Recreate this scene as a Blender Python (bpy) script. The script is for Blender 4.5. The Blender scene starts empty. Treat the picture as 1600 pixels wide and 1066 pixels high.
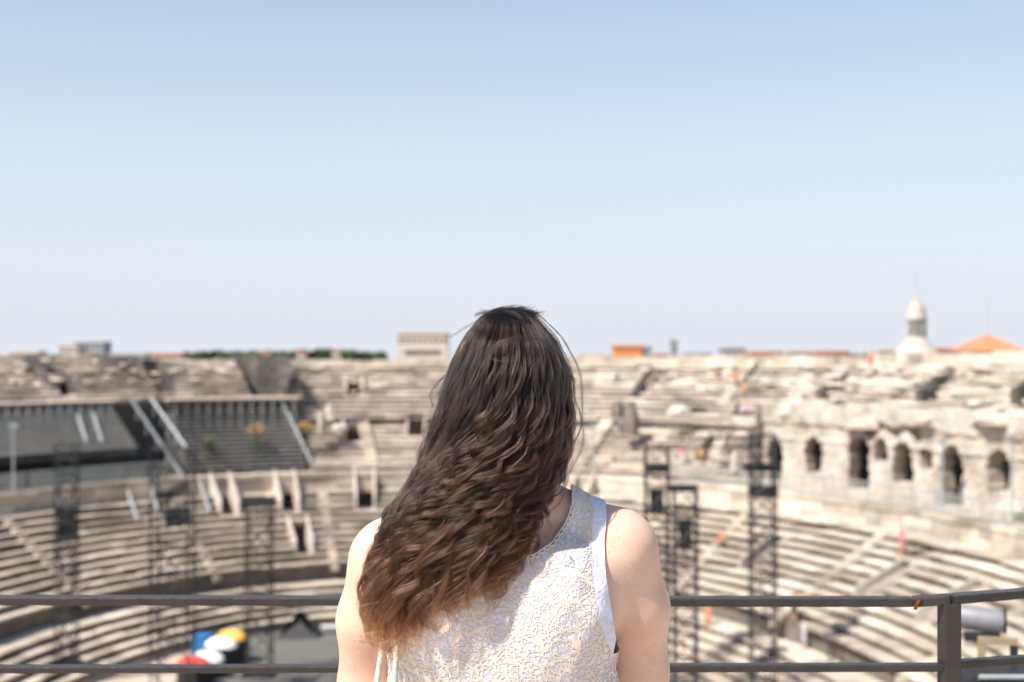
import bpy, bmesh, math, random
import numpy as np
from mathutils import Vector, Matrix
from mathutils.bvhtree import BVHTree
random.seed(7); rng = np.random.default_rng(7)
scene = bpy.context.scene
COL = scene.collection
F = 2222.0; HZ = 556.0; EYE = 18.0
YAW = math.atan(200/F)
PI = math.pi
# ------------------------------------------------------------------ camera
cd = bpy.data.cameras.new('camera'); cam = bpy.data.objects.new('camera', cd); COL.objects.link(cam)
cam.location = (0, 0, EYE); cam.rotation_euler = (PI/2, 0, -YAW)
cd.sensor_width = 36; cd.lens = 50; cd.shift_y = 23/1600
cd.clip_start = 0.05; cd.clip_end = 9000
cd.dof.use_dof = True; cd.dof.focus_distance = 1.93; cd.dof.aperture_fstop = 5.0
scene.camera = cam
# ------------------------------------------------------------------ light
SUN_EL = math.radians(53); SUN_AZ = math.radians(-128)      # azimuth measured from the view axis, clockwise positive
az = SUN_AZ + YAW
sd = Vector((math.sin(az)*math.cos(SUN_EL), math.cos(az)*math.cos(SUN_EL), math.sin(SUN_EL)))
sl = bpy.data.lights.new('sun', 'SUN'); sun = bpy.data.objects.new('sun', sl); COL.objects.link(sun)
sl.energy = 4.5; sl.angle = math.radians(0.5); sl.color = (1, 0.93, 0.84)
sun.rotation_euler = (-sd).to_track_quat('-Z', 'Y').to_euler(); sun.location = sd*100
w = bpy.data.worlds.new('World'); scene.world = w; w.use_nodes = True
nt = w.node_tree; bg = nt.nodes['Background']
sky = nt.nodes.new('ShaderNodeTexSky'); sky.sky_type = 'NISHITA'; sky.sun_disc = False
sky.sun_elevation = SUN_EL; sky.sun_rotation = az
sky.altitude = 0; sky.air_density = 1.0; sky.dust_density = 0.6; sky.ozone_density = 1.0
wtc = nt.nodes.new('ShaderNodeTexCoord'); wsp = nt.nodes.new('ShaderNodeSeparateXYZ'); wrp = nt.nodes.new('ShaderNodeValToRGB'); wmx = nt.nodes.new('ShaderNodeMix'); wmx.data_type = 'RGBA'
nt.links.new(wtc.outputs['Generated'], wsp.inputs[0]); nt.links.new(wsp.outputs[2], wrp.inputs[0])
we = wrp.color_ramp.elements
while len(we) < 6: we.new(.5)
for e_, (ps, v_) in zip(we, ((0, 1), (.05, .93), (.12, .72), (.19, .48), (.28, .25), (.6, .05))): e_.position = ps; e_.color = (v_, v_, v_, 1)
nt.links.new(wrp.outputs[0], wmx.inputs[0]); nt.links.new(sky.outputs[0], wmx.inputs[6]); wmx.inputs[7].default_value = (4.88, 5.12, 5.58, 1)
nt.links.new(wmx.outputs[2], bg.inputs[0]); bg.inputs[1].default_value = 0.089
scene.view_settings.view_transform = 'Standard'; scene.view_settings.look = 'None'
scene.view_settings.exposure = 0.84; scene.view_settings.gamma = 1
scene.cycles.use_denoising = True; scene.cycles.use_adaptive_sampling = False; scene.cycles.denoising_prefilter = 'ACCURATE'; scene.cycles.sample_clamp_indirect = 4
scene.cycles.max_bounces = 8; scene.cycles.transparent_max_bounces = 16
# ------------------------------------------------------------------ helpers
def lin(c):
    return tuple(((v/255)/12.92 if v/255 <= .04045 else ((v/255+.055)/1.055)**2.4) for v in c)
def tag(o, label=None, cat=None, group=None, kind=None):
    if label: o['label'] = label
    if cat: o['category'] = cat
    if group: o['group'] = group
    if kind: o['kind'] = kind
    return o
def empty(name, loc=(0, 0, 0), rz=0):
    o = bpy.data.objects.new(name, None); COL.objects.link(o); o.location = loc; o.rotation_euler = (0, 0, rz)
    o.empty_display_size = .2
    return o
def mesh(name, verts, faces, mats, parent=None, smooth=False, mi=None, loc=None):
    me = bpy.data.meshes.new(name)
    if isinstance(verts, np.ndarray): verts = verts.tolist()
    if isinstance(faces, np.ndarray): faces = faces.tolist()
    me.from_pydata(verts, [], faces)
    if not isinstance(mats, (list, tuple)): mats = [mats]
    for m in mats: me.materials.append(m)
    if mi is not None: me.polygons.foreach_set('material_index', np.asarray(mi, dtype=np.int32))
    if smooth: me.polygons.foreach_set('use_smooth', np.ones(len(me.polygons), dtype=bool))
    me.update()
    o = bpy.data.objects.new(name, me); COL.objects.link(o)
    if parent: o.parent = parent
    if loc: o.location = loc
    return o
class MB:
    def __init__(s): s.v = []; s.f = []; s.m = []; s.cm = 0
    def quadbox(s, P):          # P: 8 corners, bottom 4 (ccw) then top 4
        n = len(s.v); s.v += [tuple(p) for p in P]
        for q in ((3, 2, 1, 0), (4, 5, 6, 7), (0, 1, 5, 4), (1, 2, 6, 5), (2, 3, 7, 6), (3, 0, 4, 7)):
            s.f.append(tuple(n+i for i in q)); s.m.append(s.cm)
    def box(s, x0, x1, y0, y1, z0, z1):
        s.quadbox([(x0, y0, z0), (x1, y0, z0), (x1, y1, z0), (x0, y1, z0), (x0, y0, z1), (x1, y0, z1), (x1, y1, z1), (x0, y1, z1)])
    def tube(s, pts, r, n=6, cap=True):
        pts = [Vector(p) for p in pts]
        rs = r if isinstance(r, (list, tuple)) else [r]*len(pts)
        base = len(s.v); up = None
        for i, p in enumerate(pts):
            d = (pts[min(i+1, len(pts)-1)]-pts[max(i-1, 0)])
            if d.length < 1e-9: d = Vector((0, 0, 1))
            d.normalize()
            if up is None: up = d.orthogonal().normalized()
            up = (up-d*up.dot(d))
            up = up.normalized() if up.length > 1e-6 else d.orthogonal().normalized()
            sdv = d.cross(up)
            for k in range(n):
                a = 2*PI*(k+.5)/n
                s.v.append(tuple(p+(up*math.cos(a)+sdv*math.sin(a))*rs[i]))
        for i in range(len(pts)-1):
            for k in range(n):
                a = base+i*n+k; b = base+i*n+(k+1) % n
                s.f.append((a, b, b+n, a+n)); s.m.append(s.cm)
        if cap:
            s.f.append(tuple(base+k for k in range(n))[::-1]); s.m.append(s.cm)
            s.f.append(tuple(base+(len(pts)-1)*n+k for k in range(n))); s.m.append(s.cm)
    def lathe(s, prof, c, n=24):
        base = len(s.v)
        for r, z in prof:
            for k in range(n):
                a = 2*PI*k/n; s.v.append((c[0]+r*math.cos(a), c[1]+r*math.sin(a), c[2]+z))
        for i in range(len(prof)-1):
            for k in range(n):
                a = base+i*n+k; b = base+i*n+(k+1) % n
                s.f.append((a, b, b+n, a+n)); s.m.append(s.cm)
    def poly(s, pts):
        n = len(s.v); s.v += [tuple(p) for p in pts]; s.f.append(tuple(range(n, n+len(pts)))); s.m.append(s.cm)
    def build(s, name, mats, parent=None, smooth=False):
        return mesh(name, s.v, s.f, mats, parent, smooth, s.m if any(s.m) else None)
def copy_tree(o, parent=None):
    c = o.copy(); COL.objects.link(c); c.parent = parent
    for ch in o.children: copy_tree(ch, c)
    return c
# pixel -> world (level camera, so depth is measured along the view axis)
def W(px, py, d):
    X = (px-800)/F*d; Z = (HZ-py)/F*d
    return Vector((X*math.cos(YAW)+d*math.sin(YAW), -X*math.sin(YAW)+d*math.cos(YAW), EYE+Z))
def LW(X, Y, Z):                # camera-aligned level frame to world
    return Vector((X*math.cos(YAW)+Y*math.sin(YAW), -X*math.sin(YAW)+Y*math.cos(YAW), EYE+Z))
# ------------------------------------------------------------------ materials
def mat(name, col, rough=.85, metal=0, noise=None, bump=0, bscale=20, island=0, spec=.3, cols=None, coord='Object'):
    m = bpy.data.materials.new(name); m.use_nodes = True
    t = m.node_tree; p = t.nodes['Principled BSDF']
    p.inputs['Roughness'].default_value = rough; p.inputs['Metallic'].default_value = metal
    p.inputs['Specular IOR Level'].default_value = spec
    p.inputs['Base Color'].default_value = (*col, 1)
    tc = t.nodes.new('ShaderNodeTexCoord'); last = None
    if noise or cols:
        n1 = t.nodes.new('ShaderNodeTexNoise'); n1.inputs['Scale'].default_value = (noise or (1, .3))[0]; n1.inputs['Detail'].default_value = 8
        n1.inputs['Roughness'].default_value = .65
        t.links.new(tc.outputs[coord], n1.inputs['Vector'])
        r = t.nodes.new('ShaderNodeValToRGB')
        amt = (noise or (1, .3))[1]
        if cols:
            els = r.color_ramp.elements
            els[0].position = .3; els[1].position = .7
            els[0].color = (*cols[0], 1); els[1].color = (*cols[-1], 1)
            for i, c in enumerate(cols[1:-1]):
                e = els.new(.3+.4*(i+1)/(len(cols)-1)); e.color = (*c, 1)
        else:
            r.color_ramp.elements[0].position = .3; r.color_ramp.elements[1].position = .7
            r.color_ramp.elements[0].color = (*[c*(1-amt) for c in col], 1); r.color_ramp.elements[1].color = (*[min(1, c*(1+amt*.6)) for c in col], 1)
        t.links.new(n1.outputs['Fac'], r.inputs['Fac']); last = r.outputs['Color']
    if island:
        g = t.nodes.new('ShaderNodeNewGeometry')
        hv = t.nodes.new('ShaderNodeHueSaturation')
        mr = t.nodes.new('ShaderNodeMapRange'); mr.inputs['To Min'].default_value = 1-island; mr.inputs['To Max'].default_value = 1+island*.8
        t.links.new(g.outputs['Random Per Island'], mr.inputs['Value']); t.links.new(mr.outputs['Result'], hv.inputs['Value'])
        if last: t.links.new(last, hv.inputs['Color'])
        else: hv.inputs['Color'].default_value = (*col, 1)
        last = hv.outputs['Color']
    if last: t.links.new(last, p.inputs['Base Color'])
    if bump:
        n2 = t.nodes.new('ShaderNodeTexNoise'); n2.inputs['Scale'].default_value = bscale; n2.inputs['Detail'].default_value = 6
        t.links.new(tc.outputs[coord], n2.inputs['Vector'])
        b = t.nodes.new('ShaderNodeBump'); b.inputs['Strength'].default_value = bump; b.inputs['Distance'].default_value = .05
        t.links.new(n2.outputs['Fac'], b.inputs['Height']); t.links.new(b.outputs['Normal'], p.inputs['Normal'])
    return m
M = {}
M['stone'] = mat('worn_limestone', (.4, .36, .3), .95, noise=(.35, 0), cols=[(.265, .225, .18), (.49, .425, .345), (.62, .55, .46)], bump=.6, bscale=3, island=.34)
M['stone_up'] = mat('weathered_limestone', (.4, .36, .3), .95, noise=(.22, 0), cols=[(.255, .22, .18), (.50, .435, .36), (.64, .57, .48)], bump=.8, bscale=2, island=.34)
M['core'] = mat('shade_dark_rubble', (.2, .18, .15), .95, noise=(.8, 0), cols=[(.10, .09, .075), (.22, .195, .165)], bump=.8, bscale=2)  # darker than the seats, so recess shade between rows is partly painted
M['wall'] = mat('arcade_masonry', (.4, .36, .3), .95, noise=(.5, 0), cols=[(.30, .26, .215), (.52, .46, .39), (.65, .59, .51)], bump=1, bscale=1.5)
M['shade_stone'] = mat('shade_dark_masonry', (.08, .07, .065), .95, noise=(.4, 0), cols=[(.05, .047, .045), (.09, .083, .075), (.14, .12, .10)], bump=1, bscale=1.5)  # near-black stone colour standing in for deep shade in gaps and openings
M['pale'] = mat('new_limestone', (.55, .5, .43), .9, noise=(.8, .2), bump=.4, bscale=3)
M['steel'] = mat('galvanised_steel', (.38, .41, .42), .5, .3, noise=(4, .25))
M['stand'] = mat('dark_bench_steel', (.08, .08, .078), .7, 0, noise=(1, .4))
M['black'] = mat('black_truss_paint', (.028, .029, .032), .5, .2, noise=(3, .3))
M['glassy'] = mat('frosted_panel', (.50, .54, .51), .3, 0, noise=(2, .15))
M['sand'] = mat('arena_sand', (.5, .40, .31), .95, noise=(.4, .22), bump=.3, bscale=8)
M['mat'] = mat('grey_floor_sheet', (.13, .128, .115), .8, noise=(.3, .18), bump=.2, bscale=5)
M['rail'] = mat('dark_bronze_paint', (.046, .039, .036), .42, .35, noise=(22, .3), bump=.08, bscale=90, spec=.5)
M['ground'] = mat('town_ground', (.2, .19, .16), .95, noise=(.02, .3))
M['hill'] = mat('scrub_hill', (.05, .065, .035), .95, noise=(.05, .35))
M['leaf'] = mat('foliage', (.095, .135, .055), .8, noise=(.3, .4), island=.5)
M['leaf2'] = mat('grey_green_foliage', (.12, .14, .08), .8, noise=(.3, .4), island=.5)
M['bark'] = mat('bark', (.09, .07, .05), .95, noise=(3, .4), bump=.5)
M['plaster'] = mat('cream_plaster', (.62, .52, .44), .9, noise=(.15, .15))
M['plaster2'] = mat('grey_plaster', (.42, .41, .41), .9, noise=(.15, .15))
M['window'] = mat('window_glass', (.08, .09, .1), .15, spec=.6)
M['roof'] = mat('terracotta_roof', (.56, .22, .11), .85, noise=(.8, .25), bump=.4, bscale=3)
M['orange'] = mat('orange_sheeting', (.66, .27, .11), .7, noise=(1, .15))
M['dome'] = mat('dome_stone', (.46, .42, .37), .9, noise=(.6, .25), bump=.3, bscale=2)

# ------------------------------------------------------------------ arena geometry
CY = 62.0
def EP(th, s):
    return ((19+s)*math.sin(th), CY+(34+s)*math.cos(th))
def th_at(px, s):
    a = math.atan((px-800)/F)+YAW
    dx, dy = math.sin(a), math.cos(a); A, B = 19+s, 34+s
    qa = dx*dx/A/A+dy*dy/B/B; qb = -2*CY*dy/B/B; qc = CY*CY/B/B-1
    disc = max(qb*qb-4*qa*qc, 0); r = (-qb+math.sqrt(disc))/2/qa
    return math.atan2(r*dx/A, (r*dy-CY)/B)
def depth_at(th, s):
    x, y = EP(th, s); return x*math.sin(YAW)+y*math.cos(YAW)
def z_at(py, th, s): return EYE+(HZ-py)/F*depth_at(th, s)
T_RIGHT = th_at(1192, 16); T_LEFT = th_at(487, 15)
# stepped profile: rows of (s0, s1, z of tread)
LOW = []
z = .30; s = 0.0
for k in range(5): z += .40; LOW.append((s, s+.78, z)); s += .78
LOW.append((s, s+.8, z)); s += .8; z += 1.3
LOW.append((s, s+.76, z)); s += .76
for k in range(10): z += .415; LOW.append((s, s+.76, z)); s += .76
LOW.append((s, s+.45, z)); s += .45
S_WALL = s; Z_WALL0 = z; z = 9.1
LEDGE = (S_WALL, S_WALL+1.3, 9.1)
S_UP = S_WALL+1.3
UP = []
z = 9.25; s = S_UP; RUN = (30.2-S_UP)/21; RISE = (17.5-9.25)/22
for k in range(21):
    z += RISE
    if k == 8: z += .5
    if k == 16: z -= .25
    if k == 18: z -= .2
    UP.append((s, s+RUN, min(z, 17.5))); s += RUN
UPR = []                                                       # above the arcade
z = 14.6; s = 16.6; run = (30.2-16.6)/14
for k in range(14): UPR.append((s, s+run, z)); s += run; z += (17.75-14.6)/14
UPL = []                                                       # above the stand on the left
z = 14.75; s = 20.6; run = (30.2-20.6)/9
for k in range(9): UPL.append((s, s+run, z)); s += run; z += (17.35-14.75)/9
def surf_z(th, s):
    rows = LOW+[LEDGE]+(UPR if th > T_RIGHT else UP)
    for a, b, zz in rows:
        if a <= s < b: return zz
    return 0 if s < 0 else 18
holes = []                                                     # (th0, th1, s0, s1)
def in_hole(t0, t1, s0, s1):
    for h in holes:
        if t1 > h[0] and t0 < h[1] and s1 > h[2]+.05 and s0 < h[3]-.05: return True
    return False
def rowset(mb, rows, T0, T1, miss=.01, jz=.02, js=.03, lip=.12, thick=.14, ruin=0):
    for (s0, s1, zz) in rows:
        t = T0
        while t < T1-1e-4:
            A, B = 19+s0, 34+s0
            spd = math.hypot(A*math.cos(t), B*math.sin(t))
            L = random.uniform(1.1, 3.0)
            t2 = min(t+L/spd, T1)
            if T1-t2 < .6/spd: t2 = T1
            hit = None
            for h in holes:
                if s1 > h[2]+.05 and s0 < h[3]-.05:
                    if h[0] <= t+1e-5 < h[1]: hit = h
                    elif t < h[0] < t2: t2 = h[0]
            if hit: t = hit[1]; continue
            if random.random() > miss:
                g = .008/spd; dz = random.gauss(0, jz); ds = random.gauss(0, js)
                if ruin:
                    nz = math.sin(t*23+s0*1.3)*math.sin(t*61-s0*.9)+.5*math.sin(t*137+s0*3)
                    dz += ruin*nz*.3-ruin*abs(random.gauss(0, .15))
                    ds += ruin*random.gauss(0, .18)
                a = EP(t+g, s0-lip+ds); b = EP(t2-g, s0-lip+ds+random.gauss(0, js*.5)); c = EP(t2-g, s1+.32); d = EP(t+g, s1+.32)
                z1 = zz+dz; z0 = z1-thick; tz = random.gauss(0, jz*.5)
                mb.quadbox([(*a, z0), (*b, z0), (*c, z0), (*d, z0), (*a, z1), (*b, z1+tz), (*c, z1+tz), (*d, z1)])
            t = t2
def core(mb, rows, T0, T1, zbase, drop=.15, n=None, ends=True, back=True, rc=.28):
    n = n or max(4, int((T1-T0)/.02))
    prof = [(rows[0][0]+rc, zbase)]
    for (a, b, zz) in rows: prof += [(a+rc, zz-drop), (b+rc, zz-drop)]
    if back: prof.append((rows[-1][1]+.06, zbase))
    ts = [T0+(T1-T0)*i/n for i in range(n+1)]
    base = len(mb.v)
    for t in ts:
        for (a, zz) in prof: mb.v.append((*EP(t, a), zz))
    k = len(prof)
    for i in range(n):
        for j in range(k-1):
            sm = (prof[j][0]+prof[j+1][0])/2
            if in_hole(ts[i]+1e-4, ts[i+1]-1e-4, sm-.06, sm+.06): continue
            q = base+i*k+j; mb.f.append((q, q+1, q+k+1, q+k)); mb.m.append(mb.cm)
    if ends:
        for b0 in (base, base+n*k):
            mb.f.append(tuple(b0+j for j in range(k))); mb.m.append(mb.cm)
arena = empty('amphitheatre', (0, CY, 0))
tag(arena, 'vast ruined oval stone amphitheatre with stepped seating all round', 'amphitheatre')
def part(mb, name, mats, smooth=False, label=None):
    mb.v = [(a, b-CY, c) for a, b, c in mb.v]
    o = mb.build(name, mats, arena, smooth)
    if label: o['label'] = label
    return o
# entrances cut into the seating: (px, width m, s0, s1, rows)
voms = []
def vom(px, wd, s0, s1, zf, cheek=.35, col='pale', lean=0, sref=None):
    sm = sref or (s0+s1)/2; t = th_at(px, sm)
    spd = math.hypot((19+sm)*math.cos(t), (34+sm)*math.sin(t))
    t0, t1 = t-wd/2/spd, t+wd/2/spd
    q = .02; 
    holes.append((t0, t1, s0, s1)); voms.append((t0, t1, s0, s1, zf, cheek, col))
zrow = lambda s: next((zz for a, b, zz in LOW+[LEDGE]+UP if a <= s < b), 9)
for px in (352, 449, 570, 700, 905): vom(px, 1.3, LOW[14][0], S_WALL+.02, LOW[13][2]-.1, sref=S_WALL-1.5)
for px in (1195, 1385, 1490): vom(px, 1.3, LOW[10][0], LOW[14][0], LOW[9][2]-.3, -.05)
for px in (470, 640): vom(px, 1.2, LOW[8][0], LOW[12][0], LOW[7][2]-.4, .3)
for px, sa, sb, wd in ((553, 13, 16, 1.3), (555, 5, 8, 1.7), (650, 6, 9, 1.3), (1112, 3, 7, 1.3)):
    vom(px, wd, UP[sa][0], UP[sb][0], UP[sa][2]-.5, .1, 'stone_up')
for px, sa, sb, wd in ((90, 0, 6, 1.4), (245, 0, 7, 1.5)):
    vom(px, wd, UPL[sa+2][0], UPL[sb][0], UPL[sa][2]-.3, .0, 'shade_stone')  # doorway darkness is painted into the stone colour
for px, sa, sb, wd in ((1010, 14, 17, 1.0), (985, 7, 10, 1.1)):
    vom(px, wd, UP[sa][0], UP[sb][0], UP[sa][2]-.6, .25, 'stone_up')
# floor, sand
def disc(name, s, z, m, n=180, kind='structure'):
    v = [(*EP(2*PI*i/n, s), z) for i in range(n)]
    return tag(mesh(name, v, [tuple(range(n))[::-1]], m), kind=kind)
disc('arena_sand', .3, 0.0, M['sand'])
mbs = MB()
pts = [W(300, 1000, 84), W(395, 975, 92), W(560, 965, 95), W(1010, 965, 95), W(1100, 1000, 84), W(1150, 1060, 70), W(900, 1060, 60), W(330, 1066, 60), W(262, 1050, 74)]
mbs.poly([(p.x, p.y, .05) for p in pts][::-1])
mbs.poly([(p.x, p.y, .004) for p in pts])
n_ = len(pts)
for i in range(n_): a, b = pts[i], pts[(i+1) % n_]; mbs.poly([(a.x, a.y, .004), (b.x, b.y, .004), (b.x, b.y, .05), (a.x, a.y, .05)])
tag(mbs.build('stage_floor', M['mat']), kind='structure')
g = MB(); g.poly([(-1400, -600, -.5), (1400, -600, -.5), (1400, 1700, -.5), (-1400, 1700, -.5)])
tag(g.build('ground', M['ground']), kind='structure')
# podium wall
mb = MB()
t = -PI
while t < PI-1e-3:
    spd = math.hypot(19*math.cos(t), 34*math.sin(t)); t2 = min(t+random.uniform(1.2, 2)/spd, PI)
    for (a, b) in ((0, .28),):
        p = [EP(t, -.02+random.gauss(0, .01)), EP(t2-.004/spd*4, -.02), EP(t2-.004/spd*4, .25), EP(t, .25)]
        mb.quadbox([(*q, a) for q in p]+[(*q, b-.015) for q in p])
    t = t2
part(mb, 'podium_wall', M['stone'])
mb = MB(); rowset(mb, LOW[:5], -PI, PI, .01, .02, .02)
rowset(mb, [LOW[5]], -PI, PI, 0, .01, .01, lip=0)
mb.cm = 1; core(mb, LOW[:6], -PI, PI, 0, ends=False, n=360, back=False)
part(mb, 'ringside_seating', [M['stone'], M['core']])
mb = MB(); rowset(mb, LOW[6:17], -PI, PI, .012, .025, .03)
rowset(mb, [LOW[17]], -PI, PI, 0, .01, .01, lip=0)
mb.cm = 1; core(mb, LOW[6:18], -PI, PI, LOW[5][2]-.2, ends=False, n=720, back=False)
part(mb, 'lower_seating', [M['stone'], M['core']])
# wall and walk between lower and upper seating
mb = MB()
t = -PI
while t < PI-1e-3:
    spd = math.hypot((19+S_WALL)*math.cos(t), (34+S_WALL)*math.sin(t)); t2 = min(t+random.uniform(1, 2.4)/spd, PI)
    for (a, b) in ((Z_WALL0-.2, Z_WALL0+.5), (Z_WALL0+.5, 9.1)):
        p = [EP(t, S_WALL+random.gauss(0, .015)), EP(t2-.01/spd, S_WALL), EP(t2-.01/spd, S_WALL+.5), EP(t, S_WALL+.5)]
        mb.quadbox([(*q, a) for q in p]+[(*q, b-.01) for q in p])
    t = t2
rowset(mb, [(S_WALL+.1, S_WALL+1.5, 9.14)], -PI, PI, 0, .02, .01, lip=.18, thick=.3)
part(mb, 'dividing_wall', M['stone'])
# upper seating: centre, then far left and right, then near part
mb = MB(); rowset(mb, UP, T_LEFT, T_RIGHT, .015, .02, .03, ruin=.06, thick=.22)
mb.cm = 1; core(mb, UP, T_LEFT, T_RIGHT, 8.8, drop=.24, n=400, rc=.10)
part(mb, 'upper_seating', [M['stone_up'], M['core']])
mb = MB(); rowset(mb, UPR, T_RIGHT, PI-.9, .04, .035, .05, ruin=.2, thick=.22)
mb.cm = 1; core(mb, [(16.3, 16.6, 14.4)]+UPR, T_RIGHT, PI-.9, 14.0, drop=.28, rc=.10)
part(mb, 'upper_seating', [M['stone_up'], M['core']], label='worn pale upper seating above the arched wall')
mb = MB(); rowset(mb, UPL, -PI+.9, T_LEFT, .02, .02, .03, ruin=.05, thick=.2)
mb.cm = 1; core(mb, UPL, -PI+.9, T_LEFT, 14.2, drop=.22, n=300, rc=.10)
part(mb, 'upper_seating', [M['stone_up'], M['core']], label='grey upper seating above the dark bench stand')
# the near end, where the viewer stands
mb = MB()
rowset(mb, UP[:15], PI-.9, PI+.9, .02, .02, .03)
mb.cm = 1; core(mb, UP[:15], PI-.9, PI+.9, 8.8)
part(mb, 'upper_seating', [M['stone_up'], M['core']], label='seating falling away below the railing')
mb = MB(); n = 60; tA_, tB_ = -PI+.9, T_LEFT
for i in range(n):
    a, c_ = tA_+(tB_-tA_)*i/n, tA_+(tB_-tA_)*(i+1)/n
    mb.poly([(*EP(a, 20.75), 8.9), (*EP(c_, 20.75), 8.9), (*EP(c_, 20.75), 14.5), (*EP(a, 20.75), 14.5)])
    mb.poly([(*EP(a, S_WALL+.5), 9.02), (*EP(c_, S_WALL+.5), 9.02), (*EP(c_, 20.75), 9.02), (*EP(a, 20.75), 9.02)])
part(mb, 'retaining_wall', M['shade_stone'])  # deep shade under the raised stand is put into this wall's colour
# outer rim
RIM_A, RIM_B = th_at(160, 31), th_at(730, 31)
mb = MB()
t = -PI+.45
while t < PI-.45:
    spd = math.hypot(50*math.cos(t), 65*math.sin(t)); t2 = min(t+random.uniform(.8, 3.2)/spd, PI-.45)
    nz = math.sin(t*13)*.5+math.sin(t*37+1)*.5
    top = np.interp(t, [-.95, RIM_A-.02, RIM_A+.02, RIM_B-.03, RIM_B+.05, .75, .9], [18.12, 18.10, 17.62, 17.66, 17.85, 18.0, 18.2])+.07*nz+random.uniform(-.08, .09)
    s0 = 30.2+random.uniform(-.1, .15)
    p = [EP(t, s0), EP(t2-.02/spd, s0), EP(t2-.02/spd, 32), EP(t, 32)]
    mb.quadbox([(*q, 0 if True else 0) for q in p]+[(*q, top) for q in p])
    t = t2
part(mb, 'rim_wall', M['stone_up'])
# entrances
for (t0, t1, s0, s1, zf, ck, colr) in voms:
    mb = MB()
    sl_ = .14
    zt = lambda s_: ((zf+.5)+(s_-s0)*0)  # floor
    top1 = zf+2.25
    def seg(ta, tb, sa, sb, za, zb, zc=None):
        p = [EP(ta, sa), EP(tb, sa), EP(tb, sb), EP(ta, sb)]
        zc = zb if zc is None else zc
        mb.quadbox([(*q, za) for q in p]+[(*p[0], zb), (*p[1], zb), (*p[2], zc), (*p[3], zc)])
    spd = math.hypot((19+s0)*math.cos(t0), (34+s0)*math.sin(t0)); dt = sl_/spd
    hi = next((zz for a, b, zz in (LOW+[LEDGE]+UP) if a <= s1 < b), 9) if colr == 'pale' else (zf+.5+(s1-s0)*.55)
    lo = next((zz for a, b, zz in (LOW+[LEDGE]+UP) if a <= s0 < b), 9) if colr == 'pale' else zf+.5
    seg(t0-dt, t0, s0-.15, s1, zf-.3, lo+ck+.25, hi+ck)
    seg(t1, t1+dt, s0-.15, s1, zf-.3, lo+ck+.25, hi+ck)
    seg(t0, t1, s0-.1, s1+3, zf-.3, zf)
    seg(t0-dt, t0, s1, s1+3, zf-.3, hi-.25); seg(t1, t1+dt, s1, s1+3, zf-.3, hi-.25)
    seg(t0-dt, t1+dt, s1+3, s1+3.2, zf-.3, hi-.25)
    seg(t0-dt, t1+dt, s1+.02, s1+3, min(zf+2.1, hi-.3), hi-.22)
    part(mb, 'entrance', M[colr], label='pale-walled stair entrance opening in the lower seating' if colr == 'pale' else 'dark doorway in the upper seating')
# stone stairways down the centre seating
for px0, s0, s1, wd in ((925, S_UP, UP[7][1], 1.1), (575, S_UP, UP[6][1], 1.0), (1150, UP[12][0], UP[19][1], .8)):
    mb = MB(); t = th_at(px0, (s0+s1)/2)
    tb_ = th_at(px0+(25 if px0 > 800 else -8), s1); ta_ = th_at(px0-(20 if px0 > 800 else -8), s0)
    n = 24
    for i in range(n):
        u = i/n; tc_ = ta_+(tb_-ta_)*u; sa = s0+(s1-s0)*u; sb = s0+(s1-s0)*(i+1)/n
        zz = UP[0][2]+(sa-UP[0][0])*.545+.28
        d_ = wd/2/45
        p = [EP(tc_-d_, sa), EP(tc_+d_, sa), EP(tc_+d_, sb+.05), EP(tc_-d_, sb+.05)]
        mb.quadbox([(*q, zz-.5) for q in p]+[(*q, zz) for q in p])
    part(mb, 'stairway', M['stone'])
for px0 in (60, 300, 512, 1120, 1310, 1560):
    mb = MB(); t = th_at(px0, 9); d_ = .32/math.hypot(28*math.cos(t), 43*math.sin(t))
    for (a, b_, zz) in LOW[6:17]:
        for h_, (u0, u1) in ((.02, (-.14, .36)), (-.19, (-.48, -.14))):
            p = [EP(t-d_, a+u0), EP(t+d_, a+u0), EP(t+d_, a+u1), EP(t-d_, a+u1)]
            mb.quadbox([(*q, zz+h_-.4) for q in p]+[(*q, zz+h_) for q in p])
    part(mb, 'stairway', M['stone'])
# arcade wall at right --------------------------------------------------
S_AR = 16.0; TA0, TA1 = T_RIGHT, 2.2
arches = [(1211, 11, 684, 752), (1272, 14, 682, 741), (1342, 16, 682, 766), (1376, 11, 684, 722), (1411, 15, 690, 756), (1447, 10, 700, 736), (1486, 17, 694, 791), (1561, 17, 702, 771), (1655, 19, 705, 800)]
arc = []
for (px, hw, yt, yb) in arches:
    t = th_at(px, S_AR); ta = th_at(px-hw, S_AR); tb = th_at(px+hw, S_AR)
    arc.append((t, (tb-ta)/2, z_at(yt, t, S_AR), z_at(yb, t, S_AR)))
for k in range(6): arc.append((arc[8][0]+.085*(k+1), .02, 12.6, 9.5))
nu = 620; z0w, z1w = 8.9, 14.75; nv = 52
us = np.linspace(TA0, TA1, nu+1); vs = np.linspace(z0w, z1w, nv+1)
def in_arch(t, zz):
    for (tc_, hw, zt, zb) in arc:
        wob = 1+.10*math.sin(zz*3.1+tc_*50)+.06*math.sin(zz*9+tc_*31)
        hh = (zt-zb); rr = min(hh*.35, .9)
        if abs(t-tc_) < hw*wob and zb < zz < zt:
            if zz > zt-rr:
                if ((t-tc_)/(hw*wob))**2+((zz-(zt-rr))/rr)**2 > 1: continue
            return True
    return False
nrm = rng.normal(size=(nu+1, nv+1))
mb = MB(); idx = {}
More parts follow.
